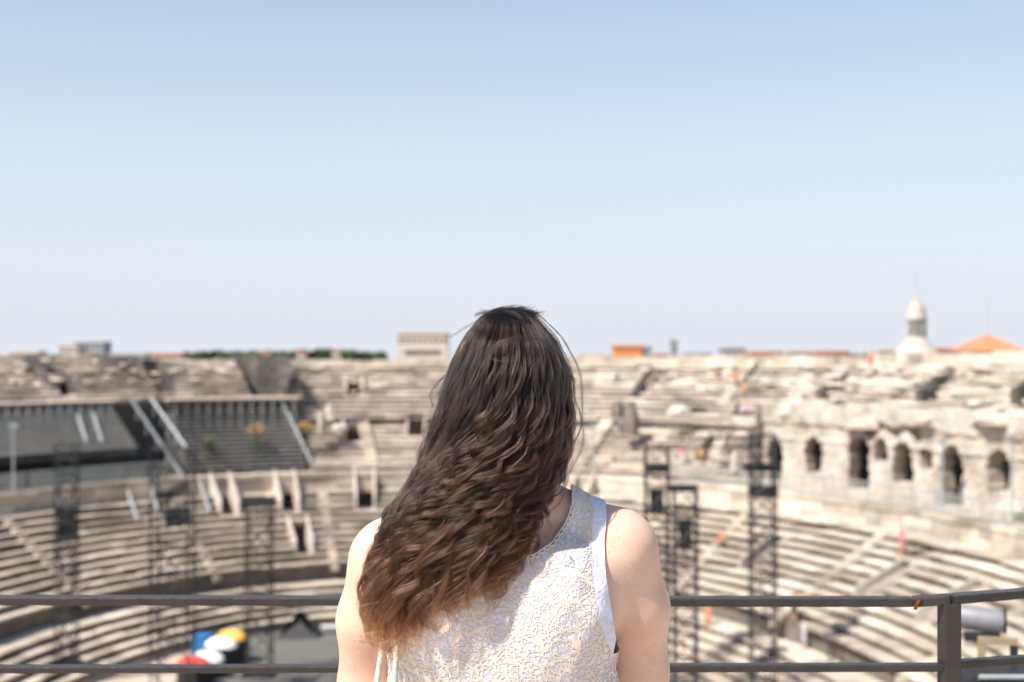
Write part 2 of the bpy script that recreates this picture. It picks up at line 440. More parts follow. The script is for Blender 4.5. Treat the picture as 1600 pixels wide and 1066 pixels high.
def vtx(i, j, k):
    key = (i, j, k)
    if key not in idx:
        t, zz = us[i], vs[j]
        ds = .03*nrm[i, j]+.04*math.sin(t*70)*math.sin(zz*1.9+2)
        if abs(zz-12.45) < .12: ds -= .10
        ds += -.16*max(0, math.sin(t*42-1.0))**6                       # engaged piers
        if 13.15+.3*math.sin(t*130) < zz < 13.75+.15*math.sin(t*90) and th_at(1350, S_AR) < t < th_at(1440, S_AR): ds += .7
        if zz > 13.4: ds += -.16+.05*math.sin(t*150)
        if k: ds = 1.1
        idx[key] = len(mb.v); mb.v.append((*EP(t, S_AR+ds), zz+(0 if j in (0,) else .03*nrm[i, (j+7) % nv])))
    return idx[key]
solid = np.zeros((nu+2, nv+2), bool)
for i in range(nu):
    tm = (us[i]+us[i+1])/2
    for j in range(nv):
        zm = (vs[j]+vs[j+1])/2
        brk = zm > 12.9+.5*math.sin(tm*90)+.3*math.sin(tm*210) and th_at(1355, S_AR) < tm < th_at(1470, S_AR) and zm < 13.9
        solid[i+1, j+1] = not in_arch(tm, zm)
for i in range(nu):
    for j in range(nv):
        if not solid[i+1, j+1]: continue
        mb.f.append((vtx(i, j, 0), vtx(i+1, j, 0), vtx(i+1, j+1, 0), vtx(i, j+1, 0))); mb.m.append(0)
        for (di, dj, e) in ((-1, 0, ((i, j), (i, j+1))), (1, 0, ((i+1, j+1), (i+1, j))), (0, -1, ((i+1, j), (i, j))), (0, 1, ((i, j+1), (i+1, j+1)))):
            if not solid[i+1+di, j+1+dj]:
                (a, b), (c, d) = e
                mb.f.append((vtx(a, b, 0), vtx(c, d, 0), vtx(c, d, 1), vtx(a, b, 1))); mb.m.append(0)
aw = part(mb, 'arcade_wall', M['wall'], label='pale wall of worn round arches')
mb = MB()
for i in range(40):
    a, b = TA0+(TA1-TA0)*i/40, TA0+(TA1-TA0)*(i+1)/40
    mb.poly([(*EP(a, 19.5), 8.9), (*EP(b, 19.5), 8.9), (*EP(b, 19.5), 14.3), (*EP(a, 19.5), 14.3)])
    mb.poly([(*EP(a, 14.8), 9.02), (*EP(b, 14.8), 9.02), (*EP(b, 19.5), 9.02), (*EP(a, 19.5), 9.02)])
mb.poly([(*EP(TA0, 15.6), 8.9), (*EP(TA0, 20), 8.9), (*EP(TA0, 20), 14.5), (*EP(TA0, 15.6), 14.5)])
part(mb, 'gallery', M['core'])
# ruined outcrops and loose blocks along the ledges
mb = MB()
def lump(px, py, s, w_, h_, m=0, dz=.9):
    mb.cm = m
    t = th_at(px, s); d = depth_at(t, s); zc = z_at(py, t, s)
    spd = math.hypot((19+s)*math.cos(t), (34+s)*math.sin(t))
    hw = w_/F*d/2/spd; hh = h_/F*d/2
    n = 7; 
    ring = []
    for k in range(3):
        zz = zc-hh+hh*k; q = []
        sc = (1.0, .95, .6)[k]
        for j in range(n):
            a = 2*PI*j/n; r = sc*random.uniform(.8, 1.1)
            q.append((*EP(t+hw*r*math.cos(a), s+dz*r*math.sin(a)*.8), zz+random.uniform(-.1, .1)*hh))
        ring.append(q)
    b0 = len(mb.v)
    for q in ring: mb.v += q
    for k in range(2):
        for j in range(n): mb.f.append((b0+k*n+j, b0+k*n+(j+1) % n, b0+(k+1)*n+(j+1) % n, b0+(k+1)*n+j)); mb.m.append(m)
    mb.f.append(tuple(b0+2*n+j for j in range(n))); mb.m.append(m)
for a in ((503, 660, 17, 18, 30, 0), (515, 645, 18, 14, 24, 0), (530, 668, 17, 30, 10, 1), (985, 655, 17.5, 34, 50, 2), (965, 640, 19, 26, 26, 2),
          (1060, 640, 19, 40, 12, 0), (1195, 650, 17.2, 34, 40, 2), (1180, 690, 16.2, 40, 30, 2), (1125, 700, 15.6, 30, 26, 1), (1150, 720, 15.4, 18, 30, 1), (1165, 660, 17, 60, 12, 0),
          (1230, 640, 16.2, 50, 20, 1), (1345, 660, 15.9, 80, 18, 0), (1440, 655, 15.9, 90, 20, 0), (1550, 655, 15.9, 100, 18, 0), (1580, 790, 15.2, 60, 12, 1)):
    lump(*a)
for k in range(55):
    px = random.uniform(1195, 1720); s_ = random.uniform(17, 29); t_ = th_at(px, s_)
    zz = 14.6+(s_-16.6)*.232; d = depth_at(t_, s_); lump(px, HZ-(zz+.15-EYE)*F/d, s_, random.uniform(14, 50), random.uniform(3, 7), random.choice((0, 0, 1)), random.uniform(.3, .7))
for k in range(50):
    px = random.uniform(900, 1190); s_ = random.uniform(20, 29.5); t_ = th_at(px, s_)
    zz = 9.25+(s_-S_UP)*.55; d = depth_at(t_, s_); lump(px, HZ-(zz+.1-EYE)*F/d, s_, random.uniform(10, 36), random.uniform(3, 6), random.choice((0, 0, 1)), random.uniform(.3, .6))
for k in range(90):
    px = random.uniform(-40, 640); s_ = random.uniform(24, 30); t_ = th_at(px, s_)
    zz = 14.75+(s_-20.6)*.30 if px < 487 else 9.25+(s_-S_UP)*.55; d = depth_at(t_, s_); lump(px, HZ-(zz+.1-EYE)*F/d, s_, random.uniform(10, 30), random.uniform(2, 4), 0, random.uniform(.3, .6))
part(mb, 'loose_masonry', [M['stone_up'], M['pale'], M['core']])['kind'] = 'stuff'
# slanting open channels in the upper tier on the right: raised blocks coloured dark for the shade in the gaps
for px in (1308, 1462, 1612, 1016):
    mb = MB()
    for k in range(7):
        u = k/6; x = px-24+48*u*(1 if px != 1016 else .6); y = 616-34*u
        s_ = 19+9*u if px > 1100 else 24+4*u
        lump_w = 15
        t = th_at(x, s_); d = depth_at(t, s_); spd = math.hypot((19+s_)*math.cos(t), (34+s_)*math.sin(t))
        zc = z_at(y, t, s_)
        hw = .32/spd*1.0
        P = [EP(t-hw, s_-.2), EP(t+hw, s_-.2), EP(t+hw, s_+1.1), EP(t-hw, s_+1.1)]
        mb.quadbox([(*q, zc-.6) for q in P]+[(*q, zc+random.uniform(.25, .45)) for q in P])
    part(mb, 'gap_shade_blocks', M['shade_stone'], label='slanting blocks painted dark as shaded gaps in the worn upper seating')
# big broken gap at left, its inner shade put into a dark face
mb = MB(); mb.cm = 0
tA, tB = th_at(372, 22), th_at(458, 22)
n = 26; prev = None
for i in range(n+1):
    u = i/n; t = tA+(tB-tA)*u; ed = abs(u-.5)*2
    zb = 14.6+max(0, ed-.55)*5.5; 
    for j in range(7):
        v = j/6; zz = zb+(18.03-zb)*v; s_ = 22.0+5.2*v+.5*math.sin(i*1.9+j*2.3)*(1-.2*j/6)-.6*(ed**2)
        mb.v.append((*EP(t, s_-.6), zz+.05*math.sin(i*3+j)))
for i in range(n):
    for j in range(6): a = i*7+j; mb.f.append((a, a+1, a+8, a+7)); mb.m.append(0)
part(mb, 'broken_vault', M['shade_stone'], label='broken vault face painted shade-dark high in the left seating')

# ------------------------------------------------------------------ steel bench stand on the left
S0, S1 = 14.9, 20.4; Z0, Z1 = 9.35, 14.35
def stand(pxa, pxb, name, lab, raised):
    e = empty(name, (*EP(th_at((pxa+pxb)/2, 17), 17), 9.1)); tag(e, lab, 'bench stand', 'dark steel bench stands on the left')
    off = Vector(e.location)
    def P(mb, nm, m):
        mb.v = [tuple(Vector(q)-off) for q in mb.v]; return mb.build(nm, m, e)
    ta, tb = th_at(pxa, S0), th_at(pxb, S0)
    nrow = 16
    z00 = Z0+(2.0 if raised else 0); M.setdefault('benchgrey', mat('weathered_bench_grey', (.36, .35, .32), .7, noise=(1.5, .3))) 
    for r in range(nrow):
        mb = MB(); u = r/nrow; s_ = S0+(S1-S0)*u; zz = z00+(Z1-z00)*(r+1)/nrow
        nseg = 14
        for i in range(nseg):
            a = ta+(tb-ta)*i/nseg; b = ta+(tb-ta)*(i+1)/nseg
            p = [EP(a, s_), EP(b, s_), EP(b, s_+.26), EP(a, s_+.26)]
            mb.quadbox([(*q, zz-(.12 if raised else .05)) for q in p]+[(*q, zz) for q in p])
        P(mb, 'bench', M['benchgrey'])
    mb = MB()
    for i in range(14):
        a = ta+(tb-ta)*i/14; b = ta+(tb-ta)*(i+1)/14
        zl0, zl1 = (z00-.4, Z1-.7) if raised else (9.2, 9.2)
        mb.quadbox([(*EP(a, S0+.1), zl0), (*EP(b, S0+.1), zl0), (*EP(b, S1+.3), zl1), (*EP(a, S1+.3), zl1), (*EP(a, S0+.1), z00-.28), (*EP(b, S0+.1), z00-.28), (*EP(b, S1+.3), Z1-.55), (*EP(a, S1+.3), Z1-.55)])
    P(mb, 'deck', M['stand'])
    n = max(3, int(abs(pxb-pxa)/15))
    for i in range(n):
        t = ta+(tb-ta)*(i+.5)/n; mb = MB()
        x, y = EP(t, S1-1.3); mb.tube([(x, y, Z1-2.3), (x, y, Z1+.35)], .05)
        P(mb, 'post', M['steel'])
    mb = MB(); 
    for i in range(14):
        a = ta+(tb-ta)*i/14; b = ta+(tb-ta)*(i+1)/14
        mb.tube([(*EP(a, S1-1.3), Z1+.33), (*EP(b, S1-1.3), Z1+.33)], .06)
        mb.quadbox([(*EP(a, S1-.9), Z1+.2), (*EP(b, S1-.9), Z1+.2), (*EP(b, S1+.5), Z1+.2), (*EP(a, S1+.5), Z1+.2), (*EP(a, S1-.9), Z1+.38), (*EP(b, S1-.9), Z1+.38), (*EP(b, S1+.5), Z1+.38), (*EP(a, S1+.5), Z1+.38)])
    P(mb, 'top_walkway', M['plaster'])
    return e
st1 = stand(-120, 215, 'bench_stand', 'dark steel bench stand raised over black undercroft at far left', True)
st2 = stand(292, 478, 'bench_stand', 'dark bench stand below the shade-dark broken vault', False)
# slanting pale steel stair sides of the stands
def ramp(x0, y0, x1, y1, lab, wd=.22, sa=S1, sb=S0):
    ta, tb = th_at(x0, sa), th_at(x1, sb)
    a = Vector((*EP(ta, sa), z_at(y0, ta, sa))); b = Vector((*EP(tb, sb), z_at(y1, tb, sb)))
    e = empty('stair_rail', a); tag(e, lab, 'stair rail', 'slanting pale stair rails on the seating')
    mb = MB(); mb.tube([(0, 0, 0), tuple(b-a)], wd/2, 4); mb.build('handrail', M['steel'], e)
    n = 5
    for i in range(n):
        q = (b-a)*(i+.5)/n; mb = MB(); mb.tube([tuple(q), (q.x, q.y, q.z-1.0)], .05, 5); mb.build('post', M['steel'], e)
ramp(206, 626, 284, 742, 'long pale slanting stair rail at the right edge of the raised stand')
ramp(236, 622, 292, 700, 'pale slanting stair rail leading to the dark stand under the broken vault')
ramp(437, 620, 487, 722, 'pale slanting stair rail at the right edge of the vault stand')
ramp(122, 648, 136, 690, 'short pale stair rail inside the raised stand', .22, 18, 15.5)
ramp(146, 646, 160, 690, 'second short pale stair rail inside the raised stand', .22, 18, 15.5)
for (x, y, l) in ((200, 766, 'pale stair cheek rail below the far left fence'), (236, 764, 'pale stair cheek rail right of the far left one'), (312, 752, 'pale stair cheek rail beside the tall black tower')):
    ramp(x, y, x+16, y+46, l, .22, 13.2, 10.5)
# ------------------------------------------------------------------ fences on the dividing wall
def fence(pxa, pxb, lab, s=S_WALL+.25, z0=9.15, h=1.2, step=1.7):
    ta, tb = th_at(pxa, s), th_at(pxb, s)
    e = empty('guard_fence', (*EP(ta, s), z0)); off = Vector(e.location); tag(e, lab, 'fence')
    spd = 38.; n = max(2, int(abs(tb-ta)*spd/step))
    rails = (MB(), MB()); bars = MB()
    for i in range(n):
        a = ta+(tb-ta)*i/n; b = ta+(tb-ta)*(i+1)/n
        A, B = Vector((*EP(a, s), z0))-off, Vector((*EP(b, s), z0))-off
        p = MB(); p.tube([tuple(A), tuple(A+Vector((0, 0, h)))], .045, 5); p.build('post', M['steel'], e)
        for rail, hh in zip(rails, (.12, h)): rail.tube([tuple(A+Vector((0, 0, hh))), tuple(B+Vector((0, 0, hh)))], .04, 5, False)
        for k in range(1, 9):
            q = A.lerp(B, k/9); bars.tube([(q.x, q.y, q.z+.12), (q.x, q.y, q.z+h)], 0.025, 4, False)
    for rail in rails: rail.build('rail', M['steel'], e)
    bars.build('infill_bars', M['glassy'], e)
fence(-60, 262, 'grey steel guard fence along the walk below the raised dark stand')
fence(1058, 1760, 'grey steel guard fence along the walk below the arched wall')

# ------------------------------------------------------------------ black truss towers
def tower(px, py_top, D, wd, lab, head=None, bays=None, bar=.046):
    top = W(px, py_top, D); 
    # height of whatever the tower stands on
    th = math.atan2(top.x/19, (top.y-CY)/34); 
    s_ = -1
    for q in range(300):
        ss = q*.1; 
        if (top.x/(19+ss))**2+((top.y-CY)/(34+ss))**2 < 1: s_ = ss; break
    if (top.x/19)**2+((top.y-CY)/34)**2 < 1: zb = 0.05
    else:
        th = math.atan2(top.x/(19+s_), (top.y-CY)/(34+s_)); zb = surf_z(th, s_)
    e = empty('truss_tower', (top.x, top.y, zb), -YAW); tag(e, lab, 'truss tower', 'black lattice towers standing in the arena')
    H = top.z-zb; h = wd/2
    for (a, b) in ((-h, -h), (h, -h), (h, h), (-h, h)):
        m = MB(); m.tube([(a, b, 0), (a, b, H)], bar, 5); m.build('leg', M['black'], e)
    n = bays or int(H/(wd*.85)); m = MB()
    cs = [(-h, -h), (h, -h), (h, h), (-h, h)]
    for k in range(n):
        z0, z1 = H*k/n, H*(k+1)/n
        for i in range(4):
            a, b = cs[i], cs[(i+1) % 4]
            m.tube([(*a, z1), (*b, z1)], bar*.75, 4, False)
            m.tube([(*a, z0), (*b, z1)] if k % 2 else [(*b, z0), (*a, z1)], bar*.75, 4, False)
    m.build('lattice', M['black'], e)
    m = MB(); m.box(-h-.25, h+.25, -h-.25, h+.25, 0, .12); m.build('base_plate', M['black'], e)
    if head:
        for (x0, x1, z0, z1) in head: m = MB(); m.box(x0, x1, -.3, .3, H+z0, H+z1); m.build('speaker_array', M['black'], e)
    return e
tower(104, 692, 78, 1.0, 'black lattice tower in front of the raised stand at far left', [(-.45, .45, -5.2, -3.6)])
tower(270, 700, 74, 1.9, 'widest black lattice tower, left of the woman beside the coloured covers', [(-.9, .1, -2.6, -2.3), (-.3, .9, -4.0, -3.1)])
tower(405, 786, 80, 1.35, 'low black lattice tower rising behind the yellow cover', [(-.95, .95, -.15, .15)])
tower(1026, 700, 76, 1.2, 'tall black lattice tower just right of the shoulder of the woman', [(-.6, .6, -1.3, -.9), (-.35, .35, -3.4, -2.2)])
tower(1071, 762, 72, 1.1, 'shorter black lattice tower second to the right of the woman', [(-.9, .6, -.2, .15), (-.3, .3, -3.0, -1.6)])
tower(1192, 680, 70, 1.15, 'tallest black lattice tower before the left end of the arched wall', [(-.9, .9, -1.8, -1.4), (-.7, .7, -3.0, -2.5)])
# a crossing truss between two of the towers
def beam(a, b, lab):
    e = empty('truss_beam', a); tag(e, lab, 'truss beam'); d = Vector(b)-Vector(a); m = MB(); n = 14
    for dz in (0, .45): m.tube([(0, 0, dz), (d.x, d.y, d.z+dz)], .045, 5)
    m.build('chord', M['black'], e); m = MB()
    for k in range(n):
        p, q = d*k/n, d*(k+1)/n; m.tube([(p.x, p.y, p.z), (q.x, q.y, q.z+.45)], .03, 4, False)
    m.build('lattice', M['black'], e)
beam(W(1026, 702, 76), W(1192, 696, 70.5), 'thin black truss beam bridging two towers below the arched wall')
beam(W(250, 788, 73), W(292, 764, 75), 'short slanting black truss on the widest tower')

# ------------------------------------------------------------------ things on the arena floor
def cover(px, py, D, m, lab, w_=1.7, body=True):
    p = W(px, py, D); th = 0
    e = empty('covered_stall', (p.x, p.y, .05), -YAW-.5); tag(e, lab, 'covered stall', 'rounded covers in a row on the arena floor')
    mb = MB(); n = 10
    h0 = max(.6, p.z-.05)
    prof = [(w_/2*math.cos(a), h0-.15+.55*math.sin(a)) for a in [PI/2*i/6 for i in range(7)]]
    mb.lathe(prof, (0, 0, 0), 20); mb.v = [(x*1.25, y*.9, z) for x, y, z in mb.v]
    mb.build('canopy', m, e, True)
    mb = MB(); mb.box(-w_*.42, w_*.42, -w_*.34, w_*.34, 0, h0-.1); mb.build('body', M['black'], e)
M['red'] = mat('red_canvas', (.62, .07, .05), .7, noise=(1, .1)); M['white'] = mat('white_canvas', (.75, .76, .77), .7, noise=(1, .1))
M['yellow'] = mat('ochre_canvas', (.70, .42, .08), .7, noise=(1, .1)); M['blue'] = mat('blue_canvas', (.03, .16, .42), .7, noise=(1, .1))
cover(303, 1036, 77.5, M['red'], 'red rounded cover at the near end of the row on the arena floor')
cover(325, 1028, 79.5, M['white'], 'white rounded cover next to the red one')
cover(346, 1006, 81.5, M['white'], 'white rounded cover next to the yellow one')
cover(362, 994, 83.5, M['yellow'], 'yellow rounded cover at the far end of the row on the arena floor')
def crate(px, py, D, w_, h_, m, lab):
    p = W(px, py, D); e = empty('flight_case', (p.x, p.y, .05), -YAW-.4); tag(e, lab, 'flight case')
    mb = MB(); mb.box(-w_/2, w_/2, -.5, .5, 0, h_); mb.build('body', m, e)
    mb = MB(); mb.box(-w_/2-.03, w_/2+.03, -.53, .53, h_+.002, h_+.08); mb.build('lid', m, e)
crate(318, 1003, 84.5, 1.0, 1.3, M['blue'], 'bright blue case behind the white covers')
crate(340, 996, 86.5, 1.0, 1.2, M['black'], 'black case between the blue case and the yellow cover')
# dark tent
p = W(472, 990, 91); e = empty('tent', (p.x, p.y, .05), -YAW); tag(e, 'dark grey pyramid tent on the arena floor left of the woman', 'tent')
mb = MB(); mb.poly([(-1.5, -1, 0), (1.2, -1, 0), (-.1, 0, 1.0)]); mb.poly([(1.2, -1, 0), (1.4, 1, 0), (-.1, 0, 1.7)]); mb.poly([(1.4, 1, 0), (-1.5, 1, 0), (-.1, 0, 1.7)]); mb.poly([(-1.5, 1, 0), (-1.5, -1, 0), (-.1, 0, 1.7)])
mb.build('canopy', M['black'], e)
mb = MB(); mb.tube([(-.1, 0, 0), (-.1, 0, 1.05)], .04, 6); mb.build('pole', M['steel'], e)
p = W(519, 984, 92); e = empty('bench', (p.x, p.y, .05), -YAW+.2); tag(e, 'small white bench right of the dark tent', 'bench')
mb = MB(); mb.box(-.7, .7, -.25, .25, .42, .5); mb.build('seat', M['white'], e)
for x in (-.6, .6): mb = MB(); mb.box(x-.05, x+.05, -.22, .22, 0, .415); mb.build('leg', M['white'], e)
# low barrier round the stage
e = empty('barrier', (0, CY, 0)); tag(e, 'low dark barrier behind the coloured covers on the arena floor', 'barrier')
mb = MB(); a, b = W(300, 1000, 88), W(425, 985, 94)
for k in range(14):
    q = Vector(a).lerp(Vector(b), k/13); mb = MB(); mb.box(q.x-.03, q.x+.03, q.y-CY-.03, q.y-CY+.03, .004, 1.1); mb.build('post', M['black'], e)
for zz in (.5, 1.05): mb = MB(); mb.tube([(a.x, a.y-CY, zz), (b.x, b.y-CY, zz)], .05, 5); mb.build('rail', M['black'], e)
# poles on the seats
for px, py, D, h, lab in ((918, 745, 104, 3.6, 'thin grey pole right of the head of the woman above the white wall'), (1465, 742, 80, 4.0, 'thin grey pole before the tall arch'), (1588, 730, 74, 4.6, 'thin grey pole at the far right before the arched wall'), (32, 735, 92, 4.2, 'thin grey pole at the far left before the raised stand')):
    p = W(px, py, D); th = math.atan2(p.x/32.5, (p.y-CY)/47.5); x, y = EP(th, S_WALL+.6)
    e = empty('light_pole', (x, y, 9.12)); tag(e, lab, 'light pole')
    mb = MB(); mb.tube([(0, 0, 0), (0, 0, h)], .07, 8); mb.build('pole', M['steel'], e)
    mb = MB(); mb.box(-.25, .25, -.12, .12, h, h+.22); mb.build('lamp_head', M['steel'], e)
# small trees growing against the left stand (ochre and green tops)
def leafy(mb, c, rx, ry, rz, n, size):
    for k in range(n):
        d = Vector((random.gauss(0, 1), random.gauss(0, 1), random.gauss(0, 1))).normalized()
        r = random.uniform(.35, 1.0)**.6*(1+.25*math.sin(d.x*5+c[0])*math.cos(d.z*6+c[1]))
        p = Vector((c[0]+d.x*rx*r, c[1]+d.y*ry*r, c[2]+d.z*rz*r))
        a = Vector((random.gauss(0, 1), random.gauss(0, 1), random.gauss(0, 1))).normalized(); b = a.orthogonal().normalized()
        sz = size*random.uniform(.6, 1.4)
        mb.poly([p+a*sz, p+b*sz*.7, p-a*sz, p-b*sz*.7])

# ------------------------------------------------------------------ small people
def surface_nets(Fv, o, h):
    ins = Fv < 0; nx, ny, nz = Fv.shape
    c = np.zeros((nx-1, ny-1, nz-1), np.int8)
    for i in (0, 1):
        for j in (0, 1):
            for k in (0, 1): c += ins[i:nx-1+i, j:ny-1+j, k:nz-1+k]
    mx = (c > 0) & (c < 8); I, J, K = np.nonzero(mx)
    idm = -np.ones(mx.shape, np.int64); idm[I, J, K] = np.arange(len(I))
    acc = np.zeros((len(I), 3)); cnt = np.zeros(len(I))
    for ax in range(3):
        o1, o2 = [a for a in range(3) if a != ax]
        for u in (0, 1):
            for v in (0, 1):
                d = [0, 0, 0]; d[o1] = u; d[o2] = v; e = d.copy(); e[ax] = 1
                a = Fv[I+d[0], J+d[1], K+d[2]]; b = Fv[I+e[0], J+e[1], K+e[2]]
                m = (a < 0) != (b < 0); t = np.where(m, a/np.where(m, a-b, 1), 0)
                P = np.stack([np.full(len(I), float(q)) for q in d], 1); P[:, ax] += t
                acc[m] += P[m]; cnt[m] += 1
    V = (np.stack([I, J, K], 1)+acc/cnt[:, None])*h+np.array(o)
    faces = []
    for ax in range(3):
        sl0 = [slice(None)]*3; sl1 = [slice(None)]*3
        sl0[ax] = slice(0, -1); sl1[ax] = slice(1, None)
        a = ins[tuple(sl0)]; b = ins[tuple(sl1)]
        o1, o2 = [(1, 2), (2, 0), (0, 1)][ax]
        for flip in (0, 1):
            idx3 = np.nonzero((a & ~b) if not flip else (~a & b))
            G = np.stack(idx3, 1)
            ok = (G[:, o1] > 0) & (G[:, o2] > 0) & (G[:, o1] < Fv.shape[o1]-1) & (G[:, o2] < Fv.shape[o2]-1); G = G[ok]
            q = []
            for (u, v) in ((-1, -1), (0, -1), (0, 0), (-1, 0)):
                H = G.copy(); H[:, o1] += u; H[:, o2] += v; q.append(idm[H[:, 0], H[:, 1], H[:, 2]])
            q = np.stack(q, 1)
            faces.append(q[:, ::-1] if flip else q)
    Fc = np.concatenate(faces); Fc = Fc[(Fc >= 0).all(1)]
    return V, Fc
class SDF:
    def __init__(s, lo, hi, h):
        s.lo = np.array(lo, float); s.h = h
        s.n = np.ceil((np.array(hi)-s.lo)/h).astype(int)+1
        s.F = np.full(s.n, .2, np.float32)
    def _box(s, lo, hi):
        a = np.clip(np.floor((np.array(lo)-s.lo)/s.h).astype(int), 0, s.n-1); b = np.clip(np.ceil((np.array(hi)-s.lo)/s.h).astype(int)+1, 1, s.n)
        sl = tuple(slice(a[i], b[i]) for i in range(3))
        ax = [s.lo[i]+s.h*np.arange(a[i], b[i]) for i in range(3)]
        return sl, np.meshgrid(*ax, indexing='ij')
    def _merge(s, sl, d, k, sub=False):
        A = s.F[sl]
        if sub: d = -d; hh = np.clip(.5-.5*(A-d)/k, 0, 1)*1.0; s.F[sl] = A*(1-hh)+d*hh+k*hh*(1-hh); return
        hh = np.clip(.5+.5*(A-d)/k, 0, 1); s.F[sl] = A*(1-hh)+d*hh-k*hh*(1-hh)
    def cone(s, a, b, ra, rb, k=.02, sy=1.0, sub=False):
        a = np.array(a, float); b = np.array(b, float); m = max(ra, rb)*max(1, sy)+k+.03
        sl, (X, Y, Z) = s._box(np.minimum(a, b)-m, np.maximum(a, b)+m)
        d = b-a; L = (d**2).sum()
        t = np.clip(((X-a[0])*d[0]+(Y-a[1])*d[1]+(Z-a[2])*d[2])/max(L, 1e-9), 0, 1)
        D = np.sqrt((X-a[0]-t*d[0])**2+((Y-a[1]-t*d[1])/sy)**2+(Z-a[2]-t*d[2])**2)-(ra+(rb-ra)*t)
        s._merge(sl, D, k, sub)
    def ell(s, c, r, k=.02, rot=0, sub=False):
        c = np.array(c, float); m = max(r)+k+.03
        sl, (X, Y, Z) = s._box(c-m, c+m); x, y, z = X-c[0], Y-c[1], Z-c[2]
        if rot: x, z = x*math.cos(rot)+z*math.sin(rot), -x*math.sin(rot)+z*math.cos(rot)
        q = np.sqrt((x/r[0])**2+(y/r[1])**2+(z/r[2])**2)+1e-6; q2 = np.sqrt((x/r[0]**2)**2+(y/r[1]**2)**2+(z/r[2]**2)**2)+1e-6
        s._merge(sl, q*(q-1)/q2, k, sub)
    def loft(s, tab, xc, k=.02, n=2.4):
        T = np.array(tab); sl, (X, Y, Z) = s._box((xc-.3, 1.7, T[:, 0].min()-.04), (xc+.3, 2.35, T[:, 0].max()+.04))
        T = T[np.argsort(T[:, 0])]
        zz = Z[0, 0, :]; wv = np.interp(zz, T[:, 0], T[:, 1]); dv = np.interp(zz, T[:, 0], T[:, 2]); yv = np.interp(zz, T[:, 0], T[:, 3])
        ker = np.ones(5)/5
        for q in range(2):
            wv = np.convolve(np.pad(wv, 2, 'edge'), ker, 'valid'); dv = np.convolve(np.pad(dv, 2, 'edge'), ker, 'valid')
        q = ((np.abs(X-xc)/wv)**n+(np.abs(Y-yv)/dv)**n)**(1/n)
        D = (q-1)*np.minimum(wv, dv)
        D = np.maximum(D, np.maximum(Z-T[-1, 0], T[0, 0]-Z))
        s._merge(sl, D, k)
def small_person(name, base, H, cols, pose, lab, rz=0, group=None):
    s = SDF((-.45, -.5, -.05), (.45, .5, 1.9), .035)
    k = .03
    if pose == 'sit':
        hipz = .45
        for sx in (-1, 1):
            s.cone((sx*.1, 0, hipz+.08), (sx*.12, -.42, hipz+.08), .09, .07, k); s.cone((sx*.12, -.42, hipz+.08), (sx*.12, -.40, .06), .065, .05, k); s.cone((sx*.12, -.4, .04), (sx*.12, -.52, .04), .045, .04, k)
    else:
        hipz = .85; st = .12 if pose == 'walk' else .02
        for sx in (-1, 1):
            s.cone((sx*.09, 0, hipz), (sx*.1, sx*st*.6-.02, .46), .095, .07, k); s.cone((sx*.1, sx*st*.6-.02, .46), (sx*.1, sx*st*1.4, .07), .065, .045, k); s.cone((sx*.1, sx*st*1.4, .045), (sx*.1, sx*st*1.4-.14, .04), .045, .04, k)
    s.cone((0, 0, hipz+.05), (0, 0, hipz+.5), .14, .15, k, sy=.75)
    s.cone((-.15, 0, hipz+.5), (.15, 0, hipz+.5), .075, .075, k); s.cone((0, 0, hipz+.5), (0, 0, hipz+.68), .06, .055, k)
    s.ell((0, -.01, hipz+.76), (.085, .1, .12), .02)
    for sx in (-1, 1):
        el = (sx*.27, .03, hipz+.27); s.cone((sx*.19, 0, hipz+.5), el, .055, .045, k)
        hd = (sx*.24, -.14 if pose != 'sit' else -.25, hipz+.1); s.cone(el, hd, .04, .035, k)
    V, Fc = surface_nets(s.F, s.lo, s.h)
    cz = V[Fc].mean(1); zz = cz[:, 2]; ax = np.abs(cz[:, 0])
    mi = np.where(zz > hipz+.58, 2, np.where(zz > hipz+.02, 0, 1))
    mi = np.where((ax > .2) & (zz < hipz+.35) & (zz > hipz+.0), 2, mi)
    if pose != 'sit': mi = np.where(zz < .4, 2, mi)
    mi = np.where((zz > hipz+.80) | ((zz > hipz+.68) & (cz[:, 1] > .02)), 3, mi)
    ms = []
    for i, c in enumerate((cols[0], cols[1], (.5, .3, .21), (.04, .03, .025))):
        key = 'cloth_%02d%02d%02d' % tuple(int(v*99) for v in c)
        if key not in M: M[key] = mat('clothing' if i < 2 else 'skin_or_hair', c, .8, noise=(6, .15))
        ms.append(M[key])
    o = mesh(name, V*(H/1.75), Fc, ms, None, True, mi, loc=base); o.rotation_euler = (0, 0, rz)
    return tag(o, lab, 'person', group)
